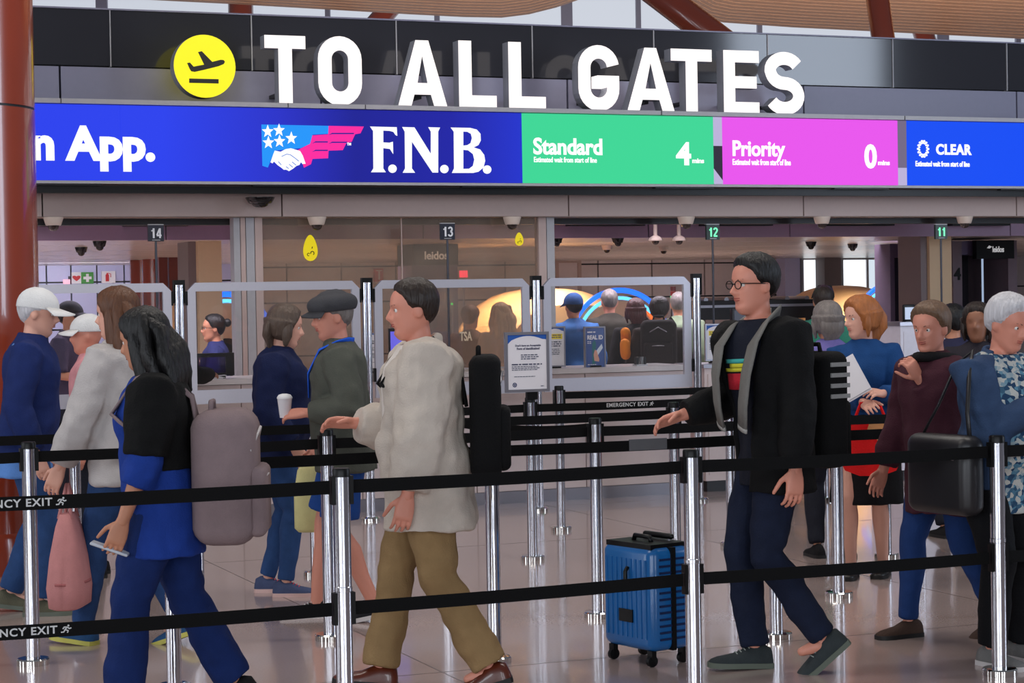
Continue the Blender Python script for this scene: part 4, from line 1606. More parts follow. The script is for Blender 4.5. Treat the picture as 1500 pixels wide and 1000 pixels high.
def podium(label, x0, x1, d, ytop=None, m=None):
    a0, a1 = fa(x0, 560, d)[0], fa(x1, 560, d)[0]
    z = CZ - .002 if ytop is None else fa((x0 + x1) / 2, ytop, d)[1]
    t = fthing('podium', label, 'podium', (a0 + a1) / 2, d, 0)
    h = (a1 - a0) / 2
    MB().box(-h, h, .0, .5, .09, z - .03).build('body', m or M_pod, t)
    MB().box(-h - .015, h + .015, -.02, .52, z - .03, z).build('top', M_alu, t)
    MB().box(-h + .02, h - .02, .02, .48, 0, .09).build('plinth', M_dark, t)
    MB().box(-h + .03, h - .03, -.006, 0, .14, z - .08).build('front_panel', m or M_pod, t)
    return t, z


podium('cream lane podium behind the man with the grey scarf', 1032, 1112, 14.98, None, M_cream)
pt, pzz = podium('white lane podium between the woman in blue and the maroon coat', 1320, 1392, 14.98, 471)
a, z = fa(1331, 458, 15.2)
t = fthing('tablet_stand', 'small bright tablet standing on the white podium', 'tablet', a, 15.2, pzz)
MB().rbox((0, 0, .075), (.06, .012, .075), .01).build('case', M_black, t, 40)
MB().box(-.045, .045, -.016, -.012, .02, .125).build('screen', emis('pale_lcd', (190, 205, 232), .9), t)
MB().box(-.05, .05, -.03, .03, -.0, .008).build('foot', M_black, t)
for px, py, w, h, lab in ((1060, 462, .10, .055, 'dark boxed monitor with a lit edge behind the lane twelve pole'), (1070, 445, .06, .03, 'small pale display above the boxed monitor')):
    a, z = fa(px, py, 15.75)
    t = fthing('monitor', lab, 'monitor', a, 15.4 + (.1 if px == 1070 else 0), CZ)
    MB().box(-w, w, 0, .05, z - CZ - h, z - CZ + h).build('bezel', M_dark, t)
    MB().box(-w * .85, w * .85, -.004, 0, z - CZ - h * .8, z - CZ + h * .8).build('screen', emis('dim_lcd_%d' % px, (60, 62, 76) if px == 1060 else (150, 170, 190), .8), t)
    MB().box(-.02, .02, .01, .04, .012, z - CZ - h).build('neck', M_black, t)
    MB().box(-.06, .06, -.02, .08, 0, .012).build('foot', M_black, t)

# near table at the right edge
tp = wp(1531, 800, 9.22)
t = thing('document_table', 'dark grey stand with a pale top at the right edge beside the white haired woman', 'table', (tp.x, tp.y, 0), ANG)
zt_ = .885
MB().box(-.19, .45, -.14, .15, .0, zt_ - .03).build('body', mat('slate_body', (74, 72, 82), .45), t)
MB().box(-.21, .47, -.16, .17, zt_ - .03, zt_).build('top', mat('pale_counter_top', (214, 206, 206)), t)
# ================================================================ PEOPLE
SKIN = {'fair': (226, 168, 146), 'tan': (196, 134, 104), 'ruddy': (214, 142, 120), 'brown': (140, 92, 68)}


def skin(k):
    m = mat('skin_' + k, SKIN[k], .5, var=.07, vscale=14, bump=.05, bscale=220)
    m.node_tree.nodes['Principled BSDF'].inputs['Subsurface Weight'].default_value = 0.0
    return m


def cloth(name, c, var=.16, bump=.35, rough=.85, vscale=18):
    return mat('cloth_' + name, c, rough, var=var, vscale=vscale, bump=bump, bscale=160, spec=.25)


def hairm(name, c):
    return mat('hair_' + name, c, .45, var=.45, vscale=60, bump=.8, bscale=90, stretch=(1, 1, .12), spec=.4)


TZ = [.45, .62, .78, .88, .95, 1.05, 1.12, 1.22, 1.32, 1.40, 1.45, 1.485]
TW = [.165, .170, .168, .170, .172, .152, .146, .160, .176, .178, .135, .070]
TF = [.110, .110, .100, .102, .106, .104, .102, .112, .118, .098, .070, .052]
TB = [.110, .112, .116, .122, .124, .098, .092, .100, .108, .102, .086, .064]

HZ = [-.012, .0, .02, .04, .06, .075, .09, .105, .118, .132, .15, .17, .19, .208, .222, .232, .236]
HW = [.022, .034, .048, .057, .061, .064, .067, .070, .073, .0755, .077, .0755, .069, .057, .040, .020, .004]
HF = [.060, .078, .090, .087, .088, .088, .089, .090, .091, .094, .094, .091, .081, .064, .043, .018, -.004]
HB = [.000, -.018, -.036, -.052, -.066, -.076, -.085, -.092, -.096, -.099, -.101, -.099, -.091, -.077, -.057, -.034, -.016]


def ip(z, xs, ys):
    return float(np.interp(z, xs, ys))


def ik(a, t, l1, l2, pole):
    d = t - a
    L = min(d.length, (l1 + l2) * .998)
    L = max(L, abs(l1 - l2) + .01)
    u = d.normalized()
    t2 = a + u * L
    x = (l1 * l1 - l2 * l2 + L * L) / (2 * L)
    h = math.sqrt(max(l1 * l1 - x * x, 0))
    p = Vector(pole)
    p = p - u * p.dot(u)
    p.normalize()
    return a + u * x + p * h, t2


def head_pt(z, a, inf=0.0):
    """point of the head surface: height z above the chin, angle a from the face (0 = front)"""
    w, f, b = ip(z, HZ, HW), ip(z, HZ, HF), ip(z, HZ, HB)
    cy, hd = (f + b) / 2, (f - b) / 2
    sa, ca = math.sin(a), math.cos(a)
    e = .88
    x = (w + inf) * math.copysign(abs(sa) ** e, sa)
    y = cy + (hd + inf) * math.copysign(abs(ca) ** e, ca)
    return Vector((x, y, z + inf * max(0, (z - .15) / .085)))


def hand_mb(mb, wr, dirv, pn, thumb, curl, s, spread=.05):
    """palm, four unequal bent fingers and a thumb from the side of the palm"""
    Y = dirv.normalized()
    Z = (pn - Y * pn.dot(Y)).normalized()
    X = Y.cross(Z) * thumb
    P = lambda x, y, z: wr + X * x * s + Y * y * s + Z * z * s
    rs = []
    for y, w, t in ((-.03, .026, .022), (0, .029, .020), (.03, .038, .018), (.06, .042, .016), (.088, .042, .0145), (.100, .038, .010)):
        ring = []
        for k in range(14):
            q = 2 * math.pi * k / 14
            ring.append(P(w * math.copysign(abs(math.cos(q)) ** .7, math.cos(q)), y, t * math.copysign(abs(math.sin(q)) ** .8, math.sin(q))))
        rs.append(ring)
    mb.rings(rs)
    for i, (x, L) in enumerate(((.0325, .070), (.0110, .080), (-.0110, .074), (-.0320, .058))):
        c = 0.0
        p = Vector((x, .090, 0))
        pts = [P(*p)]
        sp = (x / .03) * spread
        for j, fr in enumerate((.45, .32, .23)):
            c += curl * (.55 if j == 0 else .95)
            p = p + Vector((math.sin(sp), math.cos(c), math.sin(c))) * (L * fr)
            pts.append(P(*p))
        mb.tube(pts, [.0090 * s, .0084 * s, .0077 * s, .0066 * s], 9, round_ends=True)
    p0 = Vector((.028, .022, .006))
    a = .75
    d1 = Vector((math.sin(a), math.cos(a) * .9, .35))
    d2 = Vector((math.sin(a * .45), math.cos(a * .45), .35 + curl * .3))
    p1 = p0 + d1 * .040
    p2 = p1 + d2.normalized() * .032
    p3 = p2 + d2.normalized() * .026
    mb.tube([P(*p0), P(*p1), P(*p2), P(*p3)], [.0135 * s, .0110 * s, .0098 * s, .0080 * s], 9, round_ends=True)


class Fig:
    pass


def person(label, px, Y, H, rot, skin_k='fair', feet=((-.10, .0, 0), (.10, .0, 0)), wrists=(None, None), lean=2, twist=0, yaw=0, pitch=0,
           build=1.0, fem=False, top=None, under=None, pants=None, shoes=None, hair=None, detail=True, pelvis_z=None, py=600,
           curl=(.5, .5), group=None, extra=None, skirt=None, hat=None, tilt=0):
    """one person: feet = (x, y, heel pitch in degrees) for the left (-x) and right foot; wrists = targets in the person's own frame"""
    s = H / 1.75
    c = wp(px, py, Y)
    T = thing('person', label, 'person', (c.x, Y, 0), R(rot), group)
    F = Fig()
    F.T, F.s, F.H = T, s, H
    vb, vg, vh = (.0070, .0095, .0044) if detail else (.013, .017, .0075)
    le, tw = R(lean), R(twist)
    # ---- pelvis height from the stride
    l1, l2 = .430 * s, .425 * s
    ank = []
    for (fx, fy, fp) in feet:
        h = .085 * s
        yb = .12 * s
        q = R(fp)
        ay = fy * 1.0 + (yb - (yb * math.cos(q) + h * math.sin(q) * -1)) if fp > 0 else fy
        if fp > 0:      # heel raised: the ankle turns about the ball of the foot
            vy, vz = -yb, h
            ay = fy + yb + vy * math.cos(q) + vz * math.sin(q)
            az = -vy * math.sin(q) + vz * math.cos(q)
        else:           # toe raised: turns about the heel
            vy, vz = .06 * s, h
            ay = fy - .06 * s + vy * math.cos(q) + vz * math.sin(q)
            az = -vy * math.sin(q) + vz * math.cos(q)
        ank.append(Vector((fx, ay, az)))
    hipz = .92 * s
    for i, a in enumerate(ank):
        hx = (-.092, .092)[i] * s * build
        r2 = (l1 + l2) ** 2 * .992 - (a.x - hx) ** 2 - a.y ** 2
        hipz = min(hipz, a.z + math.sqrt(max(r2, .04)))
    if pelvis_z:
        hipz = pelvis_z
    drop = .92 * s - hipz
    shw = (.90 if fem else 1.0) * build

    def tr(x, y, z):
        """neutral 1.75 m figure -> posed"""
        t = min(max((z - .95) / .45, 0), 1)
        a = tw * t
        x, y = x * math.cos(a) - y * math.sin(a), x * math.sin(a) + y * math.cos(a)
        if z > .95:
            dz = z - .95
            z = .95 + dz * math.cos(le) - y * math.sin(le)
            y = y * math.cos(le) + dz * math.sin(le)
        return Vector((x * s, y * s, z * s - drop))
    F.tr = tr

    def tdim(z):
        w, f, b = ip(z, TZ, TW), ip(z, TZ, TF), ip(z, TZ, TB)
        k = build
        if fem:
            w *= .92 if z > 1.1 else 1.0
            f += .022 * math.exp(-((z - 1.27) / .06) ** 2)
        belly = max(0, build - 1) * .5 * math.exp(-((z - 1.05) / .14) ** 2)
        return w * k, (f + belly) * (k if z < 1.4 else 1), b * (k if z < 1.4 else 1)

    def torso(mb, z0, z1, inf, step=.03, n=30):
        rs = []
        K = max(3, int((z1 - z0) / step))
        for i in range(K + 1):
            z = z0 + (z1 - z0) * i / K
            w, f, b = tdim(z)
            fl = inf * (1 if z < 1.42 else max(.55, 1 - (z - 1.42) / .10))
            hem = .018 * max(0, (.95 - z) / .2) if inf > .015 else 0
            w, f, b = w + fl + hem, f + fl + hem, b + fl + hem
            ring = []
            for k in range(n):
                q = 2 * math.pi * k / n
                sx, cx = math.sin(q), math.cos(q)
                ring.append(tr(w * math.copysign(abs(sx) ** .82, sx), (f if cx > 0 else b) * math.copysign(abs(cx) ** .9, cx), z))
            rs.append(ring)
        mb.rings(rs)

    def open_torso(mb, z0, z1, inf, gap0, gap1, th=.024, step=.03, n=30):
        """coat body left open at the front: half-gap angle from gap0 (hem) to gap1 (neck)"""
        rs = []
        K = max(3, int((z1 - z0) / step))
        for i in range(K + 1):
            z = z0 + (z1 - z0) * i / K
            g = R(gap0 + (gap1 - gap0) * i / K)
            w, f, b = tdim(z)
            fl = inf * (1 if z < 1.42 else max(.3, 1 - (z - 1.42) / .08))
            hem = .02 * max(0, (.95 - z) / .2)
            outer, inner = [], []
            for k in range(n + 1):
                q = g + (2 * math.pi - 2 * g) * k / n
                sx, cx = math.sin(q), math.cos(q)
                for lst, e in ((outer, fl + hem), (inner, fl + hem - th)):
                    lst.append(tr((w + e) * math.copysign(abs(sx) ** .82, sx), ((f if cx > 0 else b) + e) * math.copysign(abs(cx) ** .9, cx), z))
            rs.append(outer + inner[::-1])
        mb.rings(rs)

    # ---- joints
    hips = [tr(-.092 * build, 0, .92), tr(.092 * build, 0, .92)]
    for i in range(2):
        hips[i].z = hipz
    knees = []
    for i in range(2):
        k, a2 = ik(hips[i], ank[i], l1, l2, (0, 1, .05))
        knees.append(k)
        ank[i] = a2
    sh = [tr(-.178 * shw, -.005, 1.395), tr(.178 * shw, -.005, 1.395)]
    elb, wri = [], []
    for i in range(2):
        sd = -1 if i == 0 else 1
        t = wrists[i]
        if t is None:
            t = (sh[i].x + sd * .07, sh[i].y + .03, sh[i].z - .515 * s)
        e, w = ik(sh[i], Vector(t), .285 * s, .255 * s, (sd * .45, -1, -.25))
        elb.append(e)
        wri.append(w)
    F.hips, F.knees, F.ank, F.sh, F.elb, F.wri = hips, knees, ank, sh, elb, wri

    # ---- head frame
    nk = tr(0, .0, 1.49)
    HM = Matrix.Rotation(R(yaw), 3, 'Z') @ Matrix.Rotation(R(tilt), 3, 'Y') @ Matrix.Rotation(R(pitch), 3, 'X')
    ho = nk + Vector((0, .012 * s, .012 * s))
    hs = s ** .6

    def hd(p):
        q = HM @ (Vector(p) - Vector((0, -.01, .03)))
        return ho + (q + Vector((0, -.01, .03))) * hs
    F.hd = hd

    # ---- body: one continuous surface (kept slim where clothes cover it)
    mb = MB()
    torso(mb, .80, 1.485, -.02)
    mb.tube([tr(0, -.012, 1.42), tr(0, -.006, 1.49), hd((0, -.012, .05))], [.064 * s, .052 * s, .050 * s], 16)
    rs = []
    for z in np.linspace(-.010, .2355, 34):
        ring = []
        for k in range(44):
            a = 2 * math.pi * k / 44
            p = head_pt(z, a)
            if p.y > 0:
                for sx in (-1, 1):
                    dx, dz = p.x - sx * .032, z - .119
                    p.y -= .0105 * math.exp(-(dx * dx / .00030 + dz * dz / .00016))
                    dx, dz = p.x - sx * .030, z - .140
                    p.y += .0045 * math.exp(-(dx * dx / .0004 + dz * dz / .00006))
                    dx, dz = p.x - sx * .042, z - .088
                    p.y += .004 * math.exp(-(dx * dx / .0003 + dz * dz / .0004))
                p.y -= .006 * math.exp(-(p.x * p.x / .0012 + (z - .040) ** 2 / .00007))
            ring.append(hd(p))
        rs.append(ring)
    mb.rings(rs)
    mb.tube([hd((0, .084, .132)), hd((0, .096, .110)), hd((0, .109, .088)), hd((0, .094, .074))], [.0085 * hs, .010 * hs, .0135 * hs, .009 * hs], 10, round_ends=True)
    for sx in (-1, 1):
        mb.ball(hd((sx * .013, .094, .083)), .0095 * hs, 10, 6)
        mb.ball(hd((sx * .076, -.012, .108)), (.010 * hs, .019 * hs, .031 * hs), 12, 8, HM)
    mb.tube([hd((x, .0925 - abs(x) * .32, .0625)) for x in (-.024, -.012, 0, .012, .024)], [.004, .0058, .0055, .0058, .004], 8, round_ends=True)
    mb.tube([hd((x, .0905 - abs(x) * .34, .0535)) for x in (-.022, -.011, 0, .011, .022)], [.004, .0062, .0068, .0062, .004], 8, round_ends=True)
    bare = skirt is not None or (pants and pants.get('short'))
    for i in range(2):
        k = .78 if not bare else 1.0
        h_, kn, an = hips[i], knees[i], ank[i]
        m1 = h_.lerp(kn, .5)
        cf = kn.lerp(an, .3) + Vector((0, -.012 * s, 0))
        mb.tube([h_ + Vector((0, 0, .03)), h_.lerp(kn, .15), m1, kn.lerp(h_, .1), kn, kn.lerp(an, .12), cf, kn.lerp(an, .65), an, an + Vector((0, 0, -.03 * s))],
                [v * s * k * (.5 + .5 * build) for v in (.075, .084, .072, .056, .053, .050, .055, .042, .034, .032)], 14, round_ends=True)
        mb.tube([an + Vector((0, -.03, -.03)) * s, an + Vector((0, .03, -.03)) * s, an + Vector((0, .09, -.05)) * s], [.026 * s, .03 * s, .02 * s], 10, round_ends=True)
        se, el, wr = sh[i], elb[i], wri[i]
        sd = -1 if i == 0 else 1
        mb.tube([se + Vector((-sd * .05, 0, -.01)) * s, se, se.lerp(el, .3), se.lerp(el, .75), el, el.lerp(wr, .25), el.lerp(wr, .6), wr, wr + (wr - el).normalized() * .015],
                [v * s * (.6 + .4 * build) for v in (.052, .054, .047, .040, .037, .040, .034, .0265, .024)], 14, round_ends=True)
    parts = [(mb, vb)]
    for i in range(2):
        sd = -1 if i == 0 else 1
        hmb = MB()
        d = (wri[i] - elb[i]).normalized()
        pn = Vector((-sd, .25, 0)) if abs(d.z) > .55 else Vector((-sd * .55, 0, -.75)) if True else None
        # thumb points forward/up: pick the side that does
        Yv = d
        Zv = (pn - Yv * pn.dot(Yv)).normalized()
        X0 = Yv.cross(Zv)
        thumb = 1 if X0.dot(Vector((0, .7, .7)) if abs(d.z) > .55 else Vector((-sd * .3, .2, 1))) > 0 else -1
        hand_mb(hmb, wri[i] + d * .012, d, pn, thumb, curl[i], s * .98)
        parts.append((hmb, vh))
        F.__dict__['hand%d' % i] = (wri[i] + d * .012, d, Zv)
    soft('body', parts, skin(skin_k), T, vb, 1)

    # ---- face details
    if detail:
        for sx in (-1, 1):
            e = MB().ball(hd((sx * .0315, .0712, .1185)), .0118 * hs, 14, 9).build('eye', mat('eye_white', (226, 220, 214), .2), T, True)
            pm = MB().ball(hd((sx * .0315, .0812, .1185)), (.0052 * hs, .0030 * hs, .0052 * hs), 10, 6, HM)
            pm.build('iris', mat('iris_dark', (48, 36, 28), .15), e, True)
            MB().tube([hd((sx * (.019 + t * .026), .0870 + .004 - t * .012, .1375 + .006 * math.sin(t * 2.6))) for t in (0, .33, .66, 1)], [.003, .0042, .0036, .002], 6).build('eyebrow', hairm('brow', (70, 52, 40)), T, True)
        lm = MB()
        lm.tube([hd((x, .0962 - abs(x) * .36, .0620)) for x in (-.022, -.011, 0, .011, .022)], [.002, .0036, .0034, .0036, .002], 8)
        lm.tube([hd((x, .0948 - abs(x) * .38, .0535)) for x in (-.020, -.010, 0, .010, .020)], [.002, .0042, .0048, .0042, .002], 8)
        lm.build('lips', mat('lips_' + skin_k, tuple(int(v * .82) if j == 0 else int(v * .66) for j, v in enumerate(SKIN[skin_k])), .4), T, True)

    # ---- hair
    if hair:
        hm = MB()
        st = hair.get('style', 'short')
        th = hair.get('t', .012)
        pts_a = [0, 35, 62, 80, 100, 125, 180]
        hl = {'short': [.192, .188, .165, .118, .100, .062, .040], 'bob': [.188, .180, .120, .050, .035, .030, .030], 'long': [.190, .184, .135, .06, .03, .03, .03],
              'bald': [.24, .24, .20, .135, .10, .06, .045], 'crop': [.198, .192, .17, .125, .105, .07, .045]}[st]
        rs = []
        nz_, na = 30, 48
        for iz in range(nz_):
            z = .02 + (.2365 - .02) * iz / (nz_ - 1)
            ring = []
            for k in range(na):
                a = 2 * math.pi * k / na
                d = abs(math.degrees(a if a <= math.pi else 2 * math.pi - a))
                line = ip(d, pts_a, hl)
                t = min(max((z - line) / .022, -1), 1)
                inf = th * (t if t > 0 else 0) - .007 * (1 if t <= 0 else (1 - t))
                jag = noise.noise(Vector((math.sin(a) * 6, math.cos(a) * 6, z * 22))) * .0035 * (1 if t > 0 else 0)
                if st == 'bob' and d > 60 and z < .15:
                    inf += .016 * min(1, (d - 60) / 30) * (1 if t > 0 else 0)
                ring.append(hd(head_pt(z, a, inf + jag)))
            rs.append(ring)
        hm.rings(rs)
        if st == 'bob':
            for sx in (-1, 1):
                hm.tube([hd((sx * .074, -.005, .16)), hd((sx * .086, .006, .11)), hd((sx * .088, .010, .06)), hd((sx * .080, .012, .015))], [.026, .032, .030, .014], 12, flat=.6, up=(1, 0, 0), round_ends=True)
            hm.tube([hd((0, -.07, .16)), hd((0, -.088, .10)), hd((0, -.086, .05)), hd((0, -.07, .008))], [.062, .078, .076, .05], 14, flat=.45, up=(0, 1, 0), round_ends=True)
        if st == 'long':
            L = hair.get('len', .30)
            zb_ = lambda t: hd((0, -.080 - .025 * math.sin(t * 3), .12 - t * L))
            for ox, wv in ((-.082, .6), (-.058, .0), (-.03, 1.1), (0, 2.0), (.03, 2.6), (.058, 3.3), (.082, 4.0)):
                pts = [hd((ox * .8, -.05, .19))]
                rad = [.03]
                for j in range(1, 9):
                    t = j / 8
                    back = (-.085 + (.05 if abs(ox) > .07 else 0)) - .030 * min(1, t * 2.2) - .008 * math.sin(t * 9 + wv)
                    pts.append(hd((ox * (1 + .35 * t) + .008 * math.sin(t * 11 + wv), back, .16 - t * (L + .06))))
                    rad.append((.040 + .006 * math.sin(t * 14 + wv)) * (1 if t < .8 else 1 - (t - .8) * 3.2))
                hm.tube(pts, rad, 12, flat=.75, up=(0, 1, 0), round_ends=True)
            for sx in (-1, 1):
                hm.tube([hd((sx * .072, .0, .165)), hd((sx * .084, .0, .10)), hd((sx * .088, -.004, .03)), hd((sx * .092, -.01, .03 - L * .5)), hd((sx * .086, -.02, .03 - L * .8))], [.022, .030, .032, .028, .01], 12, flat=.6, up=(1, 0, 0), round_ends=True)
        if st == 'bun' or hair.get('bun'):
            hm.ball(hd((0, -.125, .165)), .038, 14, 10)
        hm.build('hair', hair['m'], T, True)

    # ---- hat
    if hat:
        hb = MB()
        zl_ = hat.get('z', .150)
        th = hat.get('t', .016)
        rs = []
        for iz in range(14):
            z = zl_ - .012 + (.2365 - zl_ + .012) * iz / 13
            rs.append([hd(head_pt(z, 2 * math.pi * k / 40, th + hat.get('puff', 0) * math.sin(math.pi * min(1, iz / 10.0)))) for k in range(40)])
        hb.rings(rs)
        hob = hb.build('cap', hat['m'], T, True)
        bl = hat.get('brim', .075)
        top_, bot = [], []
        n = 16
        vs, fs = [], []
        for k in range(n + 1):
            a = R(-68 + 136 * k / n)
            p = head_pt(zl_, a, th + .001)
            o = p + Vector((math.sin(a) * bl * .35, bl * max(0, math.cos(a)) ** .6, -.018 - .02 * abs(math.sin(a))))
            for q in (p + Vector((0, -.004, .004)), o + Vector((0, 0, .002)), o + Vector((0, 0, -.003)), p + Vector((0, -.004, -.003))):
                vs.append(hd(q))
        for k in range(n):
            for j in range(4):
                fs.append((k * 4 + j, k * 4 + (j + 1) % 4, (k + 1) * 4 + (j + 1) % 4, (k + 1) * 4 + j))
        fs.append((3, 2, 1, 0))
        fs.append(tuple(n * 4 + j for j in range(4)))
        MB().add(vs, fs).build('brim', hat.get('bm', hat['m']), hob, True)

    # ---- clothes
    def sleeves(mb, inf, end, cuff=1.0, arms=(0, 1)):
        for i in arms:
            sd = -1 if i == 0 else 1
            se, el, wr = sh[i], elb[i], wri[i]
            r = [v * (.6 + .4 * build) + inf for v in (.050, .058, .051, .045, .043, .045, .039, .031)]
            P = [se + Vector((-sd * .06, 0, -.005)) * s, se, se.lerp(el, .3), se.lerp(el, .72), el, el.lerp(wr, .25), el.lerp(wr, .6), wr]
            if end < 2:
                if end <= 1:
                    P = P[:4]
                    r = r[:4]
                    P[-1] = se.lerp(el, end)
                else:
                    P = P[:6] + [el.lerp(wr, end - 1)]
                    r = r[:6] + [r[6]]
            else:
                r[-1] = (.031 + inf * .8) * cuff
                P[-1] = wr + (el - wr).normalized() * .012
            mb.tube(P, [v * s for v in r], 16)

    if under:
        g = MB()
        torso(g, under.get('z0', .86), under.get('z1', 1.475), under.get('inf', .012))
        if under.get('sleeve'):
            sleeves(g, under.get('inf', .012), under['sleeve'])
        soft(under.get('name', 'shirt'), g, under['m'], T, vg, 2, under.get('wr', .012), .10)
    if top:
        g = MB()
        inf = top.get('inf', .02)
        z0, z1 = top.get('z0', .84), top.get('z1', 1.475 if top.get('open') else 1.492)
        if top.get('open'):
            open_torso(g, z0, z1, inf, top['open'][0], top['open'][1])
        else:
            torso(g, z0, z1, inf)
        sleeves(g, inf, top.get('sleeve', 2))
        if top.get('collar') and top.get('open'):
            g.tube([tr(.074 * math.sin(R(q)), -.008 + .078 * math.cos(R(q)), 1.468 + .012 * (1 - math.cos(R(q)))) for q in range(70, 291, 20)], [.016 * s] * 12, 10)
        elif top.get('collar'):
            ring = []
            for zc, rr in ((1.44, 1.28), (1.475, 1.12), (1.505, 1.06)):
                w, f, b = .064 * rr, .064 * rr, .072 * rr
                ring.append([tr((w) * math.sin(2 * math.pi * k / 22), -.006 + (f if math.cos(2 * math.pi * k / 22) > 0 else b) * math.cos(2 * math.pi * k / 22), zc) for k in range(22)])
            g.rings(ring)
        soft(top.get('name', 'jacket'), g, top['m'], T, vg, 2, top.get('wr', .020), .11)
    if pants:
        g = MB()
        torso(g, .80, pants.get('z1', 1.03), .010)
        inf = pants.get('inf', .018)
        for i in range(2):
            h_, kn, an = hips[i], knees[i], ank[i]
            fl = pants.get('flare', 1.0)
            r = [v * (.5 + .5 * build) + inf for v in (.082, .092, .080, .062, .056)]
            P = [h_ + Vector((0, 0, .05)), h_.lerp(kn, .12), h_.lerp(kn, .5), kn.lerp(h_, .12), kn]
            if pants.get('short'):
                P[-1] = h_.lerp(kn, pants['short'])
                P = P[:3] + [P[-1]]
                r = r[:3] + [r[2]]
            else:
                P += [kn.lerp(an, .3) + Vector((0, -.010, 0)), kn.lerp(an, .65), an + Vector((0, 0, .012 * s))]
                r += [.056 + inf, (.046 * fl) + inf, (.040 * fl) + inf]
            g.tube(P, [v * s for v in r], 16)
        soft(pants.get('name', 'trousers'), g, pants['m'], T, vg, 2, pants.get('wr', .016), .10)
    if skirt:
        g = MB()
        rs = []
        for z in np.linspace(skirt['z0'], 1.03, 9):
            t = (1.03 - z) / (1.03 - skirt['z0'])
            w, f, b = tdim(max(z, .80))
            e = skirt.get('inf', .014) + skirt.get('flare', .03) * t
            rs.append([tr((w + e) * math.sin(2 * math.pi * k / 30), ((f if math.cos(2 * math.pi * k / 30) > 0 else b) + e) * math.cos(2 * math.pi * k / 30), z) for k in range(30)])
        g.rings(rs)
        soft('skirt', g, skirt['m'], T, vg, 2, .012, .1)
    # ---- shoes
    if shoes:
        st = [(-.078, .020, .045), (-.070, .032, .082), (-.04, .037, .098), (0, .038, .100), (.04, .039, .082), (.08, .044, .062), (.12, .047, .053), (.16, .042, .045), (.185, .030, .036), (.197, .012, .028)]
        for i in range(2):
            fx, fy, fp = feet[i]
            q = R(fp)
            sd = -1 if i == 0 else 1
            piv = Vector((0, .12 * s, 0)) if fp > 0 else Vector((0, -.06 * s, 0))
            Rm = Matrix.Rotation(-q, 3, 'X')
            org = Vector((fx, fy, 0))

            def fpnt(x, y, z):
                p = Vector((x * s, y * s, z * s))
                return org + piv + Rm @ (p - piv)
            up, so = [], []
            for (y, w, h) in st:
                w += .003
                up.append([fpnt(w * math.cos(math.pi * k / 10) + sd * -.006 * max(0, (y - .05) / .15), y, .014 + (h - .014) * math.sin(math.pi * k / 10) ** .75) for k in range(11)])
                e = shoes.get('sole_w', .004)
                y2 = y * (1 + .02)
                so.append([fpnt(sd_ * (w + e) + sd * -.006 * max(0, (y - .05) / .15), y2, z) for sd_, z in ((1, .0), (1, shoes.get('sole_h', .022)), (-1, shoes.get('sole_h', .022)), (-1, .0))])
            o = MB().rings(up).build('shoe', shoes['m'], T, 60)
            MB().rings(so).build('sole', shoes['sole'], o, 40)
            if shoes.get('lace'):
                for j in range(4):
                    y = .03 + j * .017
                    h = ip(y, [a[0] for a in st], [a[2] for a in st])
                    MB().tube([fpnt(-.022, y, h - .003), fpnt(0, y + .003, h + .003), fpnt(.022, y, h - .003)], .0028, 6).build('lace', shoes['lace'], o, True)
    return F


def part_tube(F, name, pts, r, m, flat=None, up=None, parent=None):
    return MB().tube(pts, r, 10, flat, up, round_ends=flat is None).build(name, m, parent or F.T, True)


def eyeglasses(F, m=None, dark=False):
    m = m or M_black
    hd = F.hd
    g = MB()
    for sx in (-1, 1):
        ring = [hd((sx * .034 + .024 * math.cos(q), .101 - abs(.024 * math.cos(q) * sx + .034) * .0, .118 + .017 * math.sin(q))) for q in [i * math.pi / 8 for i in range(17)]]
        g.tube(ring, .0022, 6)
        g.tube([hd((sx * .058, .100, .124)), hd((sx * .079, .05, .122)), hd((sx * .083, -.015, .118))], .0022, 6)
    g.tube([hd((-.010, .101, .121)), hd((0, .104, .123)), hd((.010, .101, .121))], .0022, 6)
    g.build('eyeglasses', m, F.T, True)


def lens_pair(F):
    hd = F.hd
    for sx in (-1, 1):
        MB().add([hd((sx * .034 + .022 * math.cos(q), .1015, .118 + .0155 * math.sin(q))) for q in [i * math.pi / 8 for i in range(16)]], [tuple(range(16))]).build('lens', glass('lens_sheet', clear=.95, haze=.01, refl=.15), F.T)


def world(F, p):
    return F.T.matrix_basis @ Vector(p)


def held(name, label, cat, F, p, rz=0.0, group=None):
    """a thing carried by a person: stands at point p of the person's frame, turned with the person"""
    ro = F.T.rotation_euler.z
    q = Matrix.Rotation(ro, 3, 'Z') @ Vector(p)
    return thing(name, label, cat, (F.T.location.x + q.x, F.T.location.y + q.y, q.z), ro + rz, group)


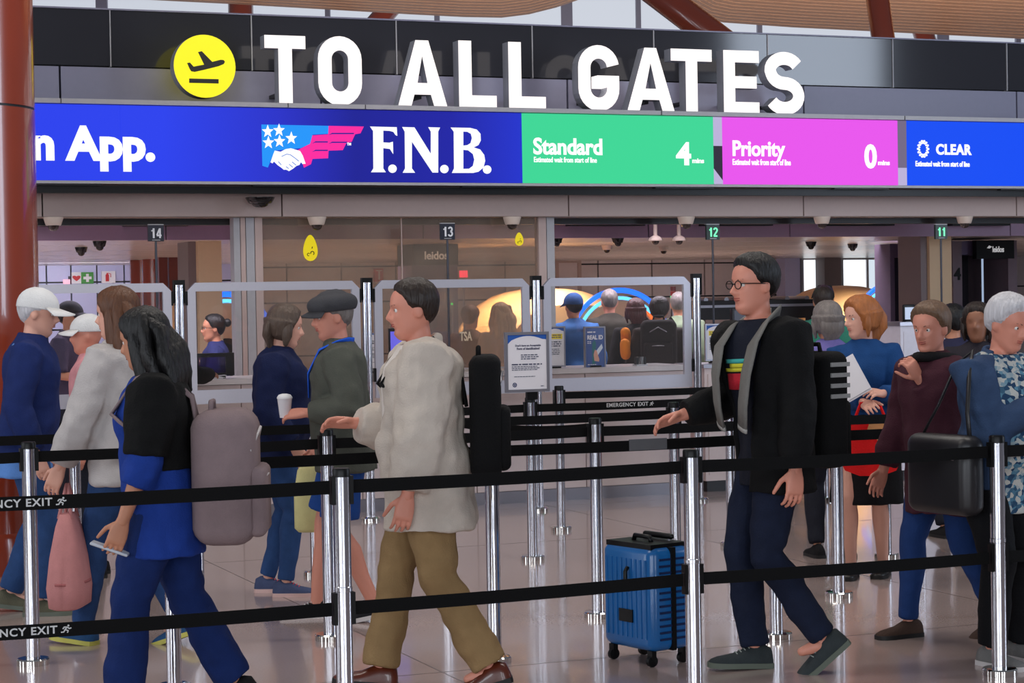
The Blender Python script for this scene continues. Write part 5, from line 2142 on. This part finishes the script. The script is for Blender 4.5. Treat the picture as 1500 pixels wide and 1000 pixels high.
def backpack(F, label, m, p, size, m2=None, straps=True, rz=0.0):
    """rounded pack: main body, front pocket, handle, straps; p = centre bottom in the person's frame"""
    t = held('backpack', label, 'backpack', F, p, rz)
    w, d, h = size
    MB().rbox((0, 0, h / 2), (w / 2, d / 2, h / 2), min(w, d, h) * .32, 5).build('main_compartment', m, t, True)
    pk = MB().rbox((0, -d / 2 - .002, h * .32), (w * .40, .035, h * .26), .03, 4).build('front_pocket', m, t, True)
    MB().tube([(-w * .33, -d / 2 - .028, h * .50), (0, -d / 2 - .036, h * .51), (w * .33, -d / 2 - .028, h * .50)], .005, 6).build('zip', m2 or M_alu, pk, True)
    MB().tube([(-w * .40, -d * .42, h * .70), (0, -d * .54, h * .86), (w * .40, -d * .42, h * .70)], .006, 6).build('zip', m2 or M_alu, t, True)
    MB().tube([(-.05, d * .2, h - .01), (-.04, d * .2, h + .03), (.04, d * .2, h + .03), (.05, d * .2, h - .01)], .010, 8).build('handle', m, t, True)
    if straps:
        for sx in (-1, 1):
            MB().tube([(sx * w * .28, d * .40, h * .93), (sx * w * .33, d * .62, h * 1.0), (sx * w * .36, d * .5 + .13, h * .93), (sx * w * .40, d * .5 + .19, h * .72), (sx * w * .46, d * .5 + .10, h * .42), (sx * w * .40, d * .45, h * .22)],
                      [.026, .028, .028, .026, .018, .014], 10, flat=.25, up=(0, 1, 0)).build('strap', m, t, True)
    return t
# ---------------------------------------------------------------- wardrobe
def straps(F, m, x, inf=.05):
    for sx in (-1, 1):
        part_tube(F, 'shoulder_strap', [F.tr(sx * x * .9, -.13 - inf, 1.20), F.tr(sx * x, -.11 - inf, 1.36), F.tr(sx * x * 1.05, -.045, 1.455 + inf * .5), F.tr(sx * x * 1.1, .06, 1.43 + inf * .6), F.tr(sx * x * 1.2, .125 + inf, 1.32), F.tr(sx * x * 1.85, .02, 1.16)], .026, m, flat=.3, up=(0, 1, .4))


C = cloth
denim = C('denim', (44, 74, 122), .28)
denim_d = C('dark_denim', (22, 30, 52), .25)
sole_w = mat('white_sole', (214, 208, 206), .6)
sole_k = mat('black_sole', (24, 22, 22), .6)
sole_g = mat('green_sole', (96, 104, 92), .6)
H_black = hairm('black', (11, 9, 10))
H_dark = hairm('dark_brown', (40, 28, 22))
H_brown = hairm('brown', (92, 56, 34))
H_ginger = hairm('ginger', (164, 98, 50))
H_grey = hairm('grey', (120, 112, 108))
H_white = hairm('white', (206, 204, 208))
SH = lambda m, so, **k: dict(m=m, sole=so, **k)
leather = mat('brown_leather', (92, 38, 22), .3, var=.2, coat=.3)

# man in the cream jacket, striding left, nearest
F6 = person('man in an open cream jacket and khaki trousers striding left with a black backpack', 624, 8.40, 1.705, 90, 'ruddy',
            feet=((-.09, -.27, 16), (.09, .22, -6)), wrists=((-.27, .07, .82), (.13, .30, 1.10)), lean=3, twist=8, yaw=10, pitch=-4, build=1.08,
            top=dict(name='jacket', m=C('cream', (200, 188, 176), .10), z0=.70, inf=.062, open=(16, 26), collar=True, wr=.04),
            under=dict(name='sweater', m=C('ivory', (226, 218, 210), .06), z0=.78, inf=.040),
            pants=dict(m=C('khaki', (150, 122, 84), .14), inf=.022, flare=1.35, wr=.026), shoes=SH(leather, sole_k),
            hair=dict(style='short', m=H_dark, t=.013))
backpack(F6, 'black backpack worn of the man in the cream jacket', C('black_nylon', (9, 9, 11), .2), (0, -.245, .88), (.34, .13, .50), None, False)
straps(F6, C('black_nylon', (20, 20, 24)), .10)
# man with scarf, walking left towards the camera
F7 = person('man with glasses, grey scarf, black jacket and printed shirt walking left', 1131, 8.72, 1.79, 100, 'ruddy',
            feet=((-.09, -.26, 38), (.09, .07, -3)), wrists=((-.25, -.02, .86), (.24, .33, 1.09)), lean=6, twist=26, yaw=16, pitch=-2,
            top=dict(name='jacket', m=C('black', (10, 10, 12), .2), z0=.76, inf=.036, open=(24, 34), wr=.024),
            under=dict(name='shirt', m=C('navy_tee', (22, 26, 40), .15), z0=.78, inf=.018),
            pants=dict(name='jeans', m=denim_d, inf=.014, flare=1.15, wr=.022), shoes=SH(C('charcoal_shoe', (52, 58, 60), .3), sole_g, lace=C('pale_lace', (150, 156, 150))),
            hair=dict(style='short', m=H_black, t=.016))
eyeglasses(F7)
lens_pair(F7)
sc_m = C('grey_scarf', (118, 116, 112), .18)
sc_e = C('pale_scarf_edge', (160, 158, 154), .1)
for sx in (-1, 1):
    pts = [F7.tr(sx * .02, -.095, 1.475), F7.tr(sx * .085, -.03, 1.485), F7.tr(sx * .098, .06, 1.452), F7.tr(sx * .105, .138, 1.38), F7.tr(sx * .112, .170, 1.26), F7.tr(sx * .115, .176, 1.14), F7.tr(sx * .118, .172, 1.05)]
    part_tube(F7, 'scarf', pts, [.05, .05, .058, .066, .068, .070, .070], sc_m, flat=.16, up=(0, 1, .3))
    part_tube(F7, 'scarf_edge', [F7.tr(sx * .118, .172, 1.052), F7.tr(sx * .118, .171, 1.035)], [.072, .072], sc_e, flat=.18, up=(0, 1, .3))


def chest(F, x, z, y0=.165):
    return F.tr(x, y0, z)


pr_y = C('print_yellow', (214, 206, 60), .1)
pr_t = C('print_teal', (70, 176, 170), .1)
pr_r = C('print_red', (186, 36, 52), .1)
for (x0, x1, z0, z1, m) in ((-.062, .075, 1.305, 1.322, pr_t), (-.085, .045, 1.286, 1.303, pr_y), (-.055, .085, 1.270, 1.284, pr_y), (-.04, .072, 1.195, 1.262, pr_r)):
    q = MB()
    K = 8
    rs = []
    for i in range(K + 1):
        x = x0 + (x1 - x0) * i / K
        yy = .142 - 1.3 * x * x
        rs.append([F7.tr(x, yy, z0), F7.tr(x, yy, z1), F7.tr(x, yy - .03, z1), F7.tr(x, yy - .03, z0)])
    q.rings(rs).build('shirt_print', m, F7.T, True)
bp = backpack(F7, 'black backpack with pale stripes behind the man with the grey scarf', C('black_nylon', (20, 20, 24)), (.06, -.225, .86), (.26, .15, .50), None, False, R(26))
for k in range(4):
    MB().box(-.134, -.127, -.06, .05, .30 + k * .045, .318 + k * .045).build('side_stripe', C('pale_stripe', (150, 150, 150)), bp)

# older woman at the right edge
blouse = C('blouse', (110, 140, 160), .1)
nt = blouse.node_tree
vo = nt.nodes.new('ShaderNodeTexVoronoi')
vo.inputs['Scale'].default_value = 55
tc_ = [n for n in nt.nodes if n.type == 'TEX_COORD'][0]
nt.links.new(tc_.outputs['Object'], vo.inputs['Vector'])
cr_ = nt.nodes.new('ShaderNodeValToRGB')
e_ = cr_.color_ramp.elements
e_[0].position, e_[0].color = .25, lin((36, 66, 98))
e_[1].position, e_[1].color = .62, lin((196, 196, 190))
q_ = e_.new(.45)
q_.color = lin((92, 140, 164))
nt.links.new(vo.outputs['Color'], cr_.inputs[0])
nt.links.new(cr_.outputs[0], nt.nodes['Principled BSDF'].inputs['Base Color'])
F10 = person('white haired older woman in a denim jacket and speckled blouse at the right edge', 1458, 8.85, 1.59, 212, 'ruddy',
             feet=((-.10, .02, 0), (.10, .06, 0)), wrists=((-.06, .33, 1.10), (.02, .30, 1.12)), lean=5, twist=-4, yaw=6, pitch=-18, build=1.16, fem=True,
             top=dict(name='denim_jacket', m=C('jacket_denim', (52, 72, 104), .3), z0=.84, inf=.034, open=(30, 34), collar=True, wr=.03),
             under=dict(name='blouse', m=blouse, z0=.72, inf=.022),
             pants=dict(m=C('black_trousers', (14, 14, 18), .2), inf=.022, flare=1.2), shoes=SH(C('grey_shoe', (120, 118, 116), .2), sole_w),
             hair=dict(style='short', m=H_white, t=.020))
pu = held('handbag', 'large black handbag on the hip of the white haired woman', 'bag', F10, (.28, -.02, .66))
MB().rbox((0, 0, .17), (.065, .19, .17), .05, 5).build('body', mat('black_leather', (30, 29, 32), .4), pu, True)
bo = Vector((.28, -.02, .66))
sh_ = F10.sh[1] - bo
MB().tube([(0, -.15, .31), tuple(Vector((-.01, -.15, .31)).lerp(sh_ + Vector((.055, -.03, 0)), .5)), tuple(sh_ + Vector((.045, -.03, .03))), tuple(sh_ + Vector((-.02, 0, .085))), tuple(sh_ + Vector((.05, .05, .02))), tuple(Vector((0, .15, .31)).lerp(sh_ + Vector((.09, .06, -.05)), .5)), (0, .15, .31)], .011, 8, flat=.5).build('strap', mat('black_leather', (30, 29, 32)), pu, True)
MB().tube([(.067, -.12, .24), (.07, 0, .25), (.067, .12, .24)], .004, 6).build('zip', M_alu, pu, True)

# woman in blue scrubs with black shawl, nearest at the left
F3 = person('woman with black hair, black shawl and blue scrubs walking left, nearest at the left', 236, 7.95, 1.595, 92, 'tan',
            feet=((-.09, .16, -4), (.09, -.30, 24)), wrists=((-.21, .12, .80), (.22, .02, .80)), lean=4, twist=6, yaw=-20, pitch=-12, fem=True, build=1.05,
            top=dict(name='shawl', m=C('black_knit', (9, 9, 10), .25), z0=1.06, inf=.050, open=(52, 62), collar=True, wr=.03, sleeve=.95),
            under=dict(name='scrub_top', m=C('royal_blue', (26, 58, 142), .18), z0=.70, inf=.034, sleeve=1.45, wr=.024),
            pants=dict(m=C('navy_blue', (18, 40, 94), .18), inf=.026, flare=1.4, wr=.026), shoes=SH(C('black_shoe', (26, 24, 26)), sole_k),
            hair=dict(style='long', m=H_black, t=.016, len=.22))
w0, d0, n0 = F3.hand0
ph = held('phone', 'pale phone in the hand of the woman in blue scrubs', 'phone', F3, tuple(w0 + d0 * .10 + Vector((.035, .02, -.01))), 0)
ph.rotation_euler = (R(-70), 0, ph.rotation_euler.z)
MB().rbox((0, 0, 0), (.036, .006, .075), .005, 4).build('case', mat('pale_case', (190, 196, 206), .35), ph, True)
MB().box(-.03, .03, .0062, .0068, -.066, .066).build('screen', M_black, ph)
backpack(F3, 'large mauve grey backpack hanging low behind the woman in blue scrubs', C('mauve_grey', (134, 116, 118), .12), (-.02, -.25, .68), (.36, .25, .52), mat('pale_zip', (196, 190, 190), .4), False)
straps(F3, C('mauve_grey', (134, 116, 118)), .10)

# woman with long brown hair, seen from behind
F2 = person('woman with long brown hair in a pale grey jacket carrying a pink bag', 186, 9.70, 1.705, 62, 'fair',
            feet=((-.09, .22, -4), (.09, -.26, 18)), wrists=((-.26, .20, .84), (.24, .04, .86)), lean=3, yaw=12, pitch=-4, fem=True,
            top=dict(name='jacket', m=C('pale_grey', (188, 182, 180), .12), z0=.80, inf=.040, wr=.034, collar=True),
            pants=dict(name='jeans', m=denim, inf=.012, flare=1.1), shoes=SH(C('blue_mesh', (40, 78, 120), .3), mat('lime_sole', (196, 190, 90), .5), lace=C('pink_lace', (190, 80, 110))),
            hair=dict(style='long', m=H_brown, t=.016, len=.34))
w0, d0, n0 = F2.hand0
bg = held('tote_bag', 'pink tote bag hanging from the hand of the woman with brown hair', 'bag', F2, tuple(w0 + d0 * .08 + Vector((.03, -.06, -.58))), R(25))
pk = C('pink_canvas', (206, 140, 138), .12)
rs = []
for z, w, dd in ((0, .13, .06), (.012, .165, .08), (.10, .17, .09), (.24, .145, .075), (.38, .10, .05), (.44, .08, .03)):
    rs.append([(w * math.copysign(abs(math.cos(q)) ** .6, math.cos(q)), dd * math.copysign(abs(math.sin(q)) ** .7, math.sin(q)), z) for q in [2 * math.pi * k / 28 for k in range(28)]])
MB().rings(rs).build('body', pk, bg, True)
for sy in (-1, 1):
    MB().tube([(-.06, sy * .03, .42), (-.03, sy * .012, .52), (0, sy * .006, .575), (.03, sy * .012, .52), (.06, sy * .03, .42)], .008, 8).build('strap', pk, bg, True)
MB().rings([[(w * math.cos(q), dd * math.sin(q), z) for q in [2 * math.pi * k / 28 for k in range(28)]] for z, w, dd in ((.118, .172, .093), (.13, .171, .093))]).build('seam', C('rose_seam', (176, 104, 104)), bg, True)

# man with the white cap at the left edge
F1 = person('man in a white cap and navy sweatshirt at the left edge facing right', 36, 10.75, 1.71, -84, 'fair',
            feet=((-.10, -.12, 8), (.10, .06, 0)), wrists=(None, (.24, .08, .86)), lean=6, yaw=4, pitch=-8, build=1.05,
            top=dict(name='sweatshirt', m=C('navy', (26, 42, 96), .2), z0=.86, inf=.034, collar=True),
            under=dict(name='shirt_tail', m=C('sky_blue', (96, 144, 214), .1), z0=.74, inf=.022),
            pants=dict(name='jeans', m=denim, inf=.016, flare=1.25), shoes=SH(C('olive_shoe', (92, 90, 74), .2), sole_g),
            hair=dict(style='crop', m=H_white), hat=dict(m=C('white_cap', (222, 222, 222), .06), brim=.085))
# person in the navy jacket facing right
F4 = person('person in a navy jacket and jeans facing right, seen left of the grey cap man', 404, 11.3, 1.60, -92, 'fair',
            feet=((-.09, -.08, 0), (.09, .05, 0)), wrists=(None, (.22, .12, .84)), lean=4, yaw=14, pitch=-10, fem=True, build=1.1,
            top=dict(name='jacket', m=C('deep_navy', (18, 28, 66), .2), z0=.80, inf=.042, collar=True, wr=.03),
            pants=dict(name='jeans', m=denim, inf=.010, flare=1.0), shoes=SH(C('slate_mesh', (70, 80, 112), .25), mat('pink_sole', (222, 186, 180), .5), lace=C('coral_lace', (214, 90, 110))),
            hair=dict(style='bob', m=hairm('ash_brown', (88, 72, 62)), t=.014))
# man with grey flat cap
F5 = person('man with a grey flat cap, blue lanyard, olive sweater and blue shorts', 504, 10.35, 1.66, 92, 'ruddy',
            feet=((-.09, -.15, 10), (.09, .16, 0)), wrists=((-.17, .17, 1.06), (.2, .1, .9)), lean=3, yaw=10, pitch=-6, build=1.06,
            top=dict(name='sweater', m=C('olive_grey', (82, 84, 76), .12), z0=.80, inf=.034, collar=True, wr=.026),
            pants=dict(name='shorts', m=C('blue_shorts', (30, 70, 140), .14), short=.86, inf=.026), shoes=SH(C('black_trainer', (30, 30, 34), .2), sole_w, lace=C('white_lace', (200, 200, 200))),
            hair=dict(style='crop', m=H_grey), hat=dict(m=C('grey_tweed', (66, 66, 70), .2), brim=.05, t=.020, puff=.020, z=.155))
ln = C('lanyard_blue', (40, 100, 226), .08)
for sx in (-1, 1):
    part_tube(F5, 'lanyard', [F5.tr(sx * .03, -.085, 1.485), F5.tr(sx * .075, -.06, 1.49), F5.tr(sx * .094, .0, 1.488), F5.tr(sx * .082, .095, 1.45), F5.tr(sx * .04, .165, 1.33), F5.tr(sx * .008, .172, 1.20)], .016, ln, flat=.3, up=(0, 1, .2))
w0, d0, n0 = F5.hand0
cu = held('paper_cup', 'white paper cup in the hand of the man with the grey cap', 'cup', F5, tuple(w0 + d0 * .085 + Vector((.03, .03, -.02))))
MB().lathe([(.026, 0), (.037, .095)], 20).build('cup', M_paper, cu, 40)
MB().lathe([(.039, .095), (.039, .102), (.03, .115), (.012, .12)], 20).build('lid', mat('cup_lid', (236, 236, 236), .3), cu, 40)
w0, d0, n0 = F5.hand1
yb = held('tote_bag', 'pale yellow carrier bag beside the legs of the grey cap man', 'bag', F5, (.26, .16, .42))
rs = []
for z, w, dd in ((0, .10, .04), (.02, .12, .05), (.2, .12, .05), (.32, .10, .03), (.36, .07, .015)):
    rs.append([(dd * math.copysign(abs(math.sin(q)) ** .7, math.sin(q)), w * math.copysign(abs(math.cos(q)) ** .6, math.cos(q)), z) for q in [2 * math.pi * k / 24 for k in range(24)]])
MB().rings(rs).build('body', C('pale_yellow', (206, 198, 140), .1), yb, True)
MB().tube([(0, -.05, .35), (0, -.02, .43), (0, .02, .43), (0, .05, .35)], .007, 8).build('handle', C('pale_yellow', (206, 198, 140)), yb, True)

# woman in the blue top with a paper
F8 = person('ginger haired woman in a blue top and black skirt holding a white paper', 1268, 11.62, 1.585, 160, 'fair',
            feet=((-.08, -.04, 0), (.08, .08, 0)), wrists=((-.14, .25, 1.05), (-.04, .28, 1.00)), lean=2, yaw=-48, pitch=-6, fem=True,
            top=dict(name='top', m=C('teal_blue', (22, 66, 120), .16), z0=.86, inf=.026, wr=.02),
            skirt=dict(m=C('black_skirt', (16, 15, 18), .2), z0=.46, flare=.035, inf=.03), shoes=SH(mat('black_sandal', (22, 20, 20), .4), sole_k),
            hair=dict(style='bob', m=H_ginger, t=.020))
w0, d0, n0 = F8.hand0
pp = held('paper', 'folded white paper in the hands of the woman in the blue top', 'paper', F8, tuple(w0 + d0 * .09 + Vector((.09, .03, .03))), 0)
pp.rotation_euler = (R(12), R(30), pp.rotation_euler.z)
MB().box(-.075, .075, -.0015, .0015, -.06, .17).build('sheet', M_paper, pp)
MB().box(-.075, .075, .004, .007, -.05, .15).build('fold', M_paper, pp)
rbg = held('tote_bag', 'bright red and orange patterned bag held before the black skirt', 'bag', F8, (-.08, .31, .60), R(8))
red = C('bright_red', (224, 26, 28), .08)
MB().poly([(-.17, .10), (-.14, .03), (-.06, .0), (.06, .0), (.14, .03), (.17, .10), (.17, .30), (-.17, .30)], -.035, .035).build('body', red, rbg)
MB().poly([(-.172, .20), (-.05, .19), (.02, .24), (.0, .302), (-.172, .302)], -.04, .04).build('printed_band', C('orange_cream', (226, 164, 110), .3, vscale=8), rbg)
MB().tube([(-.09, 0, .295), (-.05, 0, .40), (.05, 0, .40), (.09, 0, .295)], .009, 8).build('handle', red, rbg, True)

# person in the maroon coat
F9 = person('person in a maroon quilted coat with a hand at the chin, behind the denim jacket', 1380, 9.50, 1.555, 112, 'ruddy',
            feet=((-.09, -.26, 20), (.09, .14, 0)), curl=(1.0, .5), wrists=((-.05, .15, 1.20), (.25, .16, .78)), lean=5, twist=14, yaw=24, pitch=-8, fem=True, build=1.05,
            top=dict(name='coat', m=C('maroon', (66, 30, 42), .18), z0=.66, inf=.044, collar=True, wr=.03),
            pants=dict(name='jeans', m=C('mid_denim', (30, 58, 112), .2), inf=.012), shoes=SH(C('brown_shoe', (70, 52, 44)), sole_k),
            hair=dict(style='short', m=hairm('light_brown', (104, 78, 58)), t=.018))
sf_ = part_tube(F9, 'scarf', [F9.tr(.09 * math.sin(q), -.008 + .10 * math.cos(q), 1.466 + .016 * math.cos(q)) for q in [2 * math.pi * k / 14 for k in range(15)]], .024, C('black_scarf', (22, 20, 22), .3))

# blue suitcase
q = wp(948, 900, 9.02)
sc = thing('suitcase', 'blue wheeled hard shell suitcase with black trim, before the striding scarf man', 'suitcase', (q.x, q.y, 0), R(36))
blue = mat('suitcase_blue', (22, 98, 164), .3, var=.1, vscale=6, coat=.3)
navy_s = mat('suitcase_navy', (14, 34, 78), .4)
MB().rbox((0, 0, .315), (.115, .175, .245), .045, 5).build('shell', blue, sc, 40)
for k in range(9):
    y = -.13 + k * .0325
    MB().box(-.119, .119, y - .006, y + .006, .13, .50).build('rib', blue, sc)
for k in range(13):
    z = .13 + k * .031
    MB().box(-.075, .075, -.1795, .1795, z - .005, z + .005).build('side_rib', navy_s, sc)
MB().rings([[(x * 1.008, y * 1.005, z) for (x, y) in [(-.012, -.18), (.012, -.18), (.012, .18), (-.012, .18)]] for z in (.075, .556)]).build('zip_band', M_black, sc)
MB().box(-.10, .10, -.15, .15, .548, .572).build('top_cap', M_black, sc)
MB().tube([(-.02, -.06, .565), (-.02, -.05, .595), (-.02, .05, .595), (-.02, .06, .565)], .011, 8).build('carry_handle', M_black, sc, True)
tr_ = MB()
for sy in (-.07, .07):
    MB().lathe([(.008, .55), (.008, .59)], 8, (.07, sy, 0)).build('pull_tube', M_alu, sc, 40)
MB().tube([(.07, -.085, .592), (.07, .085, .592)], .014, 8, round_ends=True).build('pull_grip', M_black, sc, True)
MB().box(-.1215, -.115, -.045, .045, .20, .26).build('badge', M_black, sc)
MB().tube([(-.12, -.02, .46), (-.135, -.02, .44), (-.135, -.02, .37), (-.12, -.02, .35)], .009, 8).build('side_handle', M_black, sc, True)
for sx in (-1, 1):
    for sy in (-1, 1):
        w = MB()
        w.lathe([(.012, -.011), (.026, -.009), (.026, .009), (.012, .011)], 16, (sx * .085, sy * .13, .026), 'y')
        w.box(sx * .085 - .012, sx * .085 + .012, sy * .13 - .016, sy * .13 + .016, .035, .075)
        w.build('wheel', M_black, sc, 40)

sc.scale = (1.02, 1.02, .93)

# ---------------------------------------------------------------- people farther back
def far(label, px, Y, H, rot, top_c, hair_=None, pants_c=(34, 36, 46), skin_k='tan', **k):
    kw = dict(detail=False, top=dict(name=k.pop('tname', 'jacket'), m=C('far_%d_%d_%d' % top_c, top_c, .15), z0=k.pop('z0', .84), inf=k.pop('inf', .03), sleeve=k.pop('sleeve', 2), collar=k.pop('collar', True)),
              pants=dict(m=C('far_%d_%d_%d' % pants_c, pants_c, .15)), shoes=SH(C('black_shoe', (26, 24, 26)), sole_k), hair=hair_, group='travellers and staff beyond the desk')
    kw.update(k)
    return person(label, px, Y, H, rot, skin_k, **kw)


far('man in a blue cap and blue shirt seen from behind through the glass', 846, 18.9, 1.66, 14, (52, 96, 150), dict(style='crop', m=H_black), hat=dict(m=C('cap_blue', (34, 70, 120)), brim=.07), lean=8)
far('bald man in a dark olive jacket before the blue scanner light', 896, 19.4, 1.70, 8, (50, 46, 38), dict(style='bald', m=H_grey, t=.005), skin_k='ruddy')
far('traveller with reddish dark hair and black coat, left of the backpack wearer', 934, 18.7, 1.60, 4, (28, 24, 24), dict(style='bob', m=hairm('dark_red', (74, 34, 34))), fem=True)
Fb = far('traveller in a dark brown jacket with a backpack, mid crowd behind the glass', 968, 18.3, 1.60, -6, (44, 34, 28), dict(style='short', m=H_dark, t=.02), build=1.1)
backpack(Fb, 'dark backpack with an orange flash in the crowd behind the glass', C('brown_black', (38, 32, 30)), (0, -.27, .95), (.32, .2, .46))
a_ = held('neck_pillow', 'orange and white neck pillow beside the dark backpack', 'pillow', Fb, (-.30, -.12, 1.10))
MB().tube([(.0, .09 * math.sin(q), .10 * math.cos(q) + .1) for q in [i * math.pi / 8 for i in range(13)]], .045, 12, round_ends=True).build('cushion', C('pillow_orange', (236, 140, 40)), a_, True)
far('bald man in a sage green shirt at the right of the crowd', 996, 19.5, 1.66, -10, (120, 134, 108), dict(style='bald', m=H_grey, t=.005), skin_k='tan', tname='shirt', build=1.08)
far('faint traveller with fair hair in beige behind the storefront glass', 737, 18.4, 1.58, 20, (190, 160, 132), dict(style='long', m=hairm('fair', (206, 168, 120)), len=.2), fem=True)
far('faint traveller in brown behind the storefront, left of the fair haired one', 690, 18.8, 1.56, -20, (120, 92, 74), dict(style='short', m=H_brown), fem=True)
Fs = far('man with sunglasses on his head and a tropical green shirt', 1208, 15.6, 1.68, -18, (54, 128, 108), dict(style='crop', m=H_dark, t=.006), tname='shirt', skin_k='tan', sleeve=.8)
g_ = MB()
for sx in (-1, 1):
    g_.ball(Fs.hd((sx * .034, .045, .225)), (.026, .006, .018), 12, 6)
    g_.tube([Fs.hd((sx * .055, .045, .225)), Fs.hd((sx * .082, -.02, .17)), Fs.hd((sx * .084, -.06, .14))], .004, 6)
g_.build('sunglasses', M_black, Fs.T, True)
for k in range(6):
    z = .95 + k * .08
    MB().ball(Fs.tr(-.06 + .05 * (k % 3), -.125, z), (.05, .012, .04), 10, 6).build('shirt_print', C('print_coral' if k % 2 else 'print_dark', (220, 96, 70) if k % 2 else (24, 50, 44)), Fs.T, True)
Fl = far('woman with a grey bob and lilac shirt seen from behind', 1217, 12.5, 1.555, 12, (112, 104, 168), dict(style='bob', m=H_grey, t=.016), tname='shirt', fem=True, lean=3)
for sx in (-1, 1):
    part_tube(Fl, 'strap', [Fl.tr(sx * .10, -.12, 1.28), Fl.tr(sx * .105, -.06, 1.44), Fl.tr(sx * .10, .06, 1.42), Fl.tr(sx * .11, .14, 1.28)], .022, M_black, flat=.25, up=(0, 1, .2))
far('traveller with dark curly hair and hoop glint behind the white haired woman', 1434, 12.15, 1.53, 160, (40, 36, 44), dict(style='bob', m=H_dark, t=.018), fem=True, skin_k='brown')
far('traveller with dark hair in a dark blue coat behind the maroon coat', 1400, 13.4, 1.52, 20, (40, 40, 66), dict(style='short', m=H_black))
far('traveller in a white cap and pink top behind the woman in pale grey', 137, 12.2, 1.55, 96, (216, 150, 156), None, hat=dict(m=C('white_cap', (222, 222, 222)), brim=.07), skin_k='ruddy')
Ft = far('traveller in black handing over a white paper at the front desk', 224, 14.80, 1.53, -14, (18, 17, 20), dict(style='short', m=H_black), wrists=(None, (.36, .22, 1.10)))
p_ = fa(322, 566, 15.0)
pw_ = fw(p_[0], DC + .12, CZ + .001)
pt_ = thing('paper', 'crumpled white paper on the desk in front of the seated officer', 'paper', tuple(pw_), ANG)
pm_ = MB()
for i, (dx, dz, rr) in enumerate(((0, .012, .3), (.015, .022, -.4), (-.02, .017, .9))):
    pm_.box(-.05 + dx, .05 + dx, -.04, .04, dz - .0015, dz + .0015, Matrix.Rotation(rr * .15, 3, 'Y'))
pm_.box(-.04, .04, -.03, .03, .0, .012)
pm_.build('sheet', M_paper, pt_)

# officers
navy_u = C('uniform_navy', (34, 40, 84), .12)
Fo = person('seated officer with glasses, dark bun and navy uniform with a badge', 320, 18.1, 1.66, 96, 'tan', detail=True, pelvis_z=.735, feet=((-.12, .35, 0), (.12, .35, 0)),
            wrists=((-.20, .22, 1.08), (.05, .30, 1.08)), lean=2, yaw=4, pitch=0, fem=True,
            top=dict(name='uniform_shirt', m=navy_u, z0=.90, inf=.024, sleeve=.95, collar=True), pants=dict(m=C('uniform_trousers', (24, 26, 44))),
            shoes=SH(C('black_shoe', (26, 24, 26)), sole_k), hair=dict(style='short', m=H_black, t=.014, bun=True), group='officers at the front desk')
eyeglasses(Fo)
bd = MB().poly([(-.012, 1.29), (.012, 1.29), (.016, 1.315), (0, 1.335), (-.016, 1.315)], .0, .006).build('badge', mat('badge_gold', (214, 178, 90), .3, metal=.6), Fo.T)
bd.location = Fo.tr(-.085, .145, 1.30) - Vector((0, 0, 1.30))
for i in range(2):
    w0, d0, n0 = getattr(Fo, 'hand%d' % i)
    part_tube(Fo, 'glove_cuff', [w0 - d0 * .03, w0 + d0 * .012], [.036, .034], C('glove_blue', (120, 170, 214)))
ch = held('office_chair', 'tall dark office chair behind the seated officer', 'chair', Fo, (0, -.06, 0))
MB().rbox((0, 0, .545), (.22, .20, .035), .03, 4).build('seat', M_dark, ch, True)
MB().rbox((0, -.27, .95), (.17, .03, .26), .028, 4).build('backrest', M_dark, ch, True)
MB().lathe([(.03, .05), (.03, .51)], 12).build('gas_lift', M_alu, ch, 40)
for k in range(5):
    a = 2 * math.pi * k / 5
    MB().tube([(0, 0, .08), (.26 * math.cos(a), .26 * math.sin(a), .04)], [.022, .016], 8).build('foot', M_dark, ch, True)
far('standing officer in a dark cap and grey purple uniform at the far left', 92, 16.6, 1.655, -100, (70, 62, 84), dict(style='crop', m=H_black), hat=dict(m=C('officer_cap', (26, 26, 34)), brim=.06), tname='uniform_shirt', sleeve=.9, wrists=((-.15, .3, 1.05), (.15, .3, 1.05)), lean=8)
finish_soft()
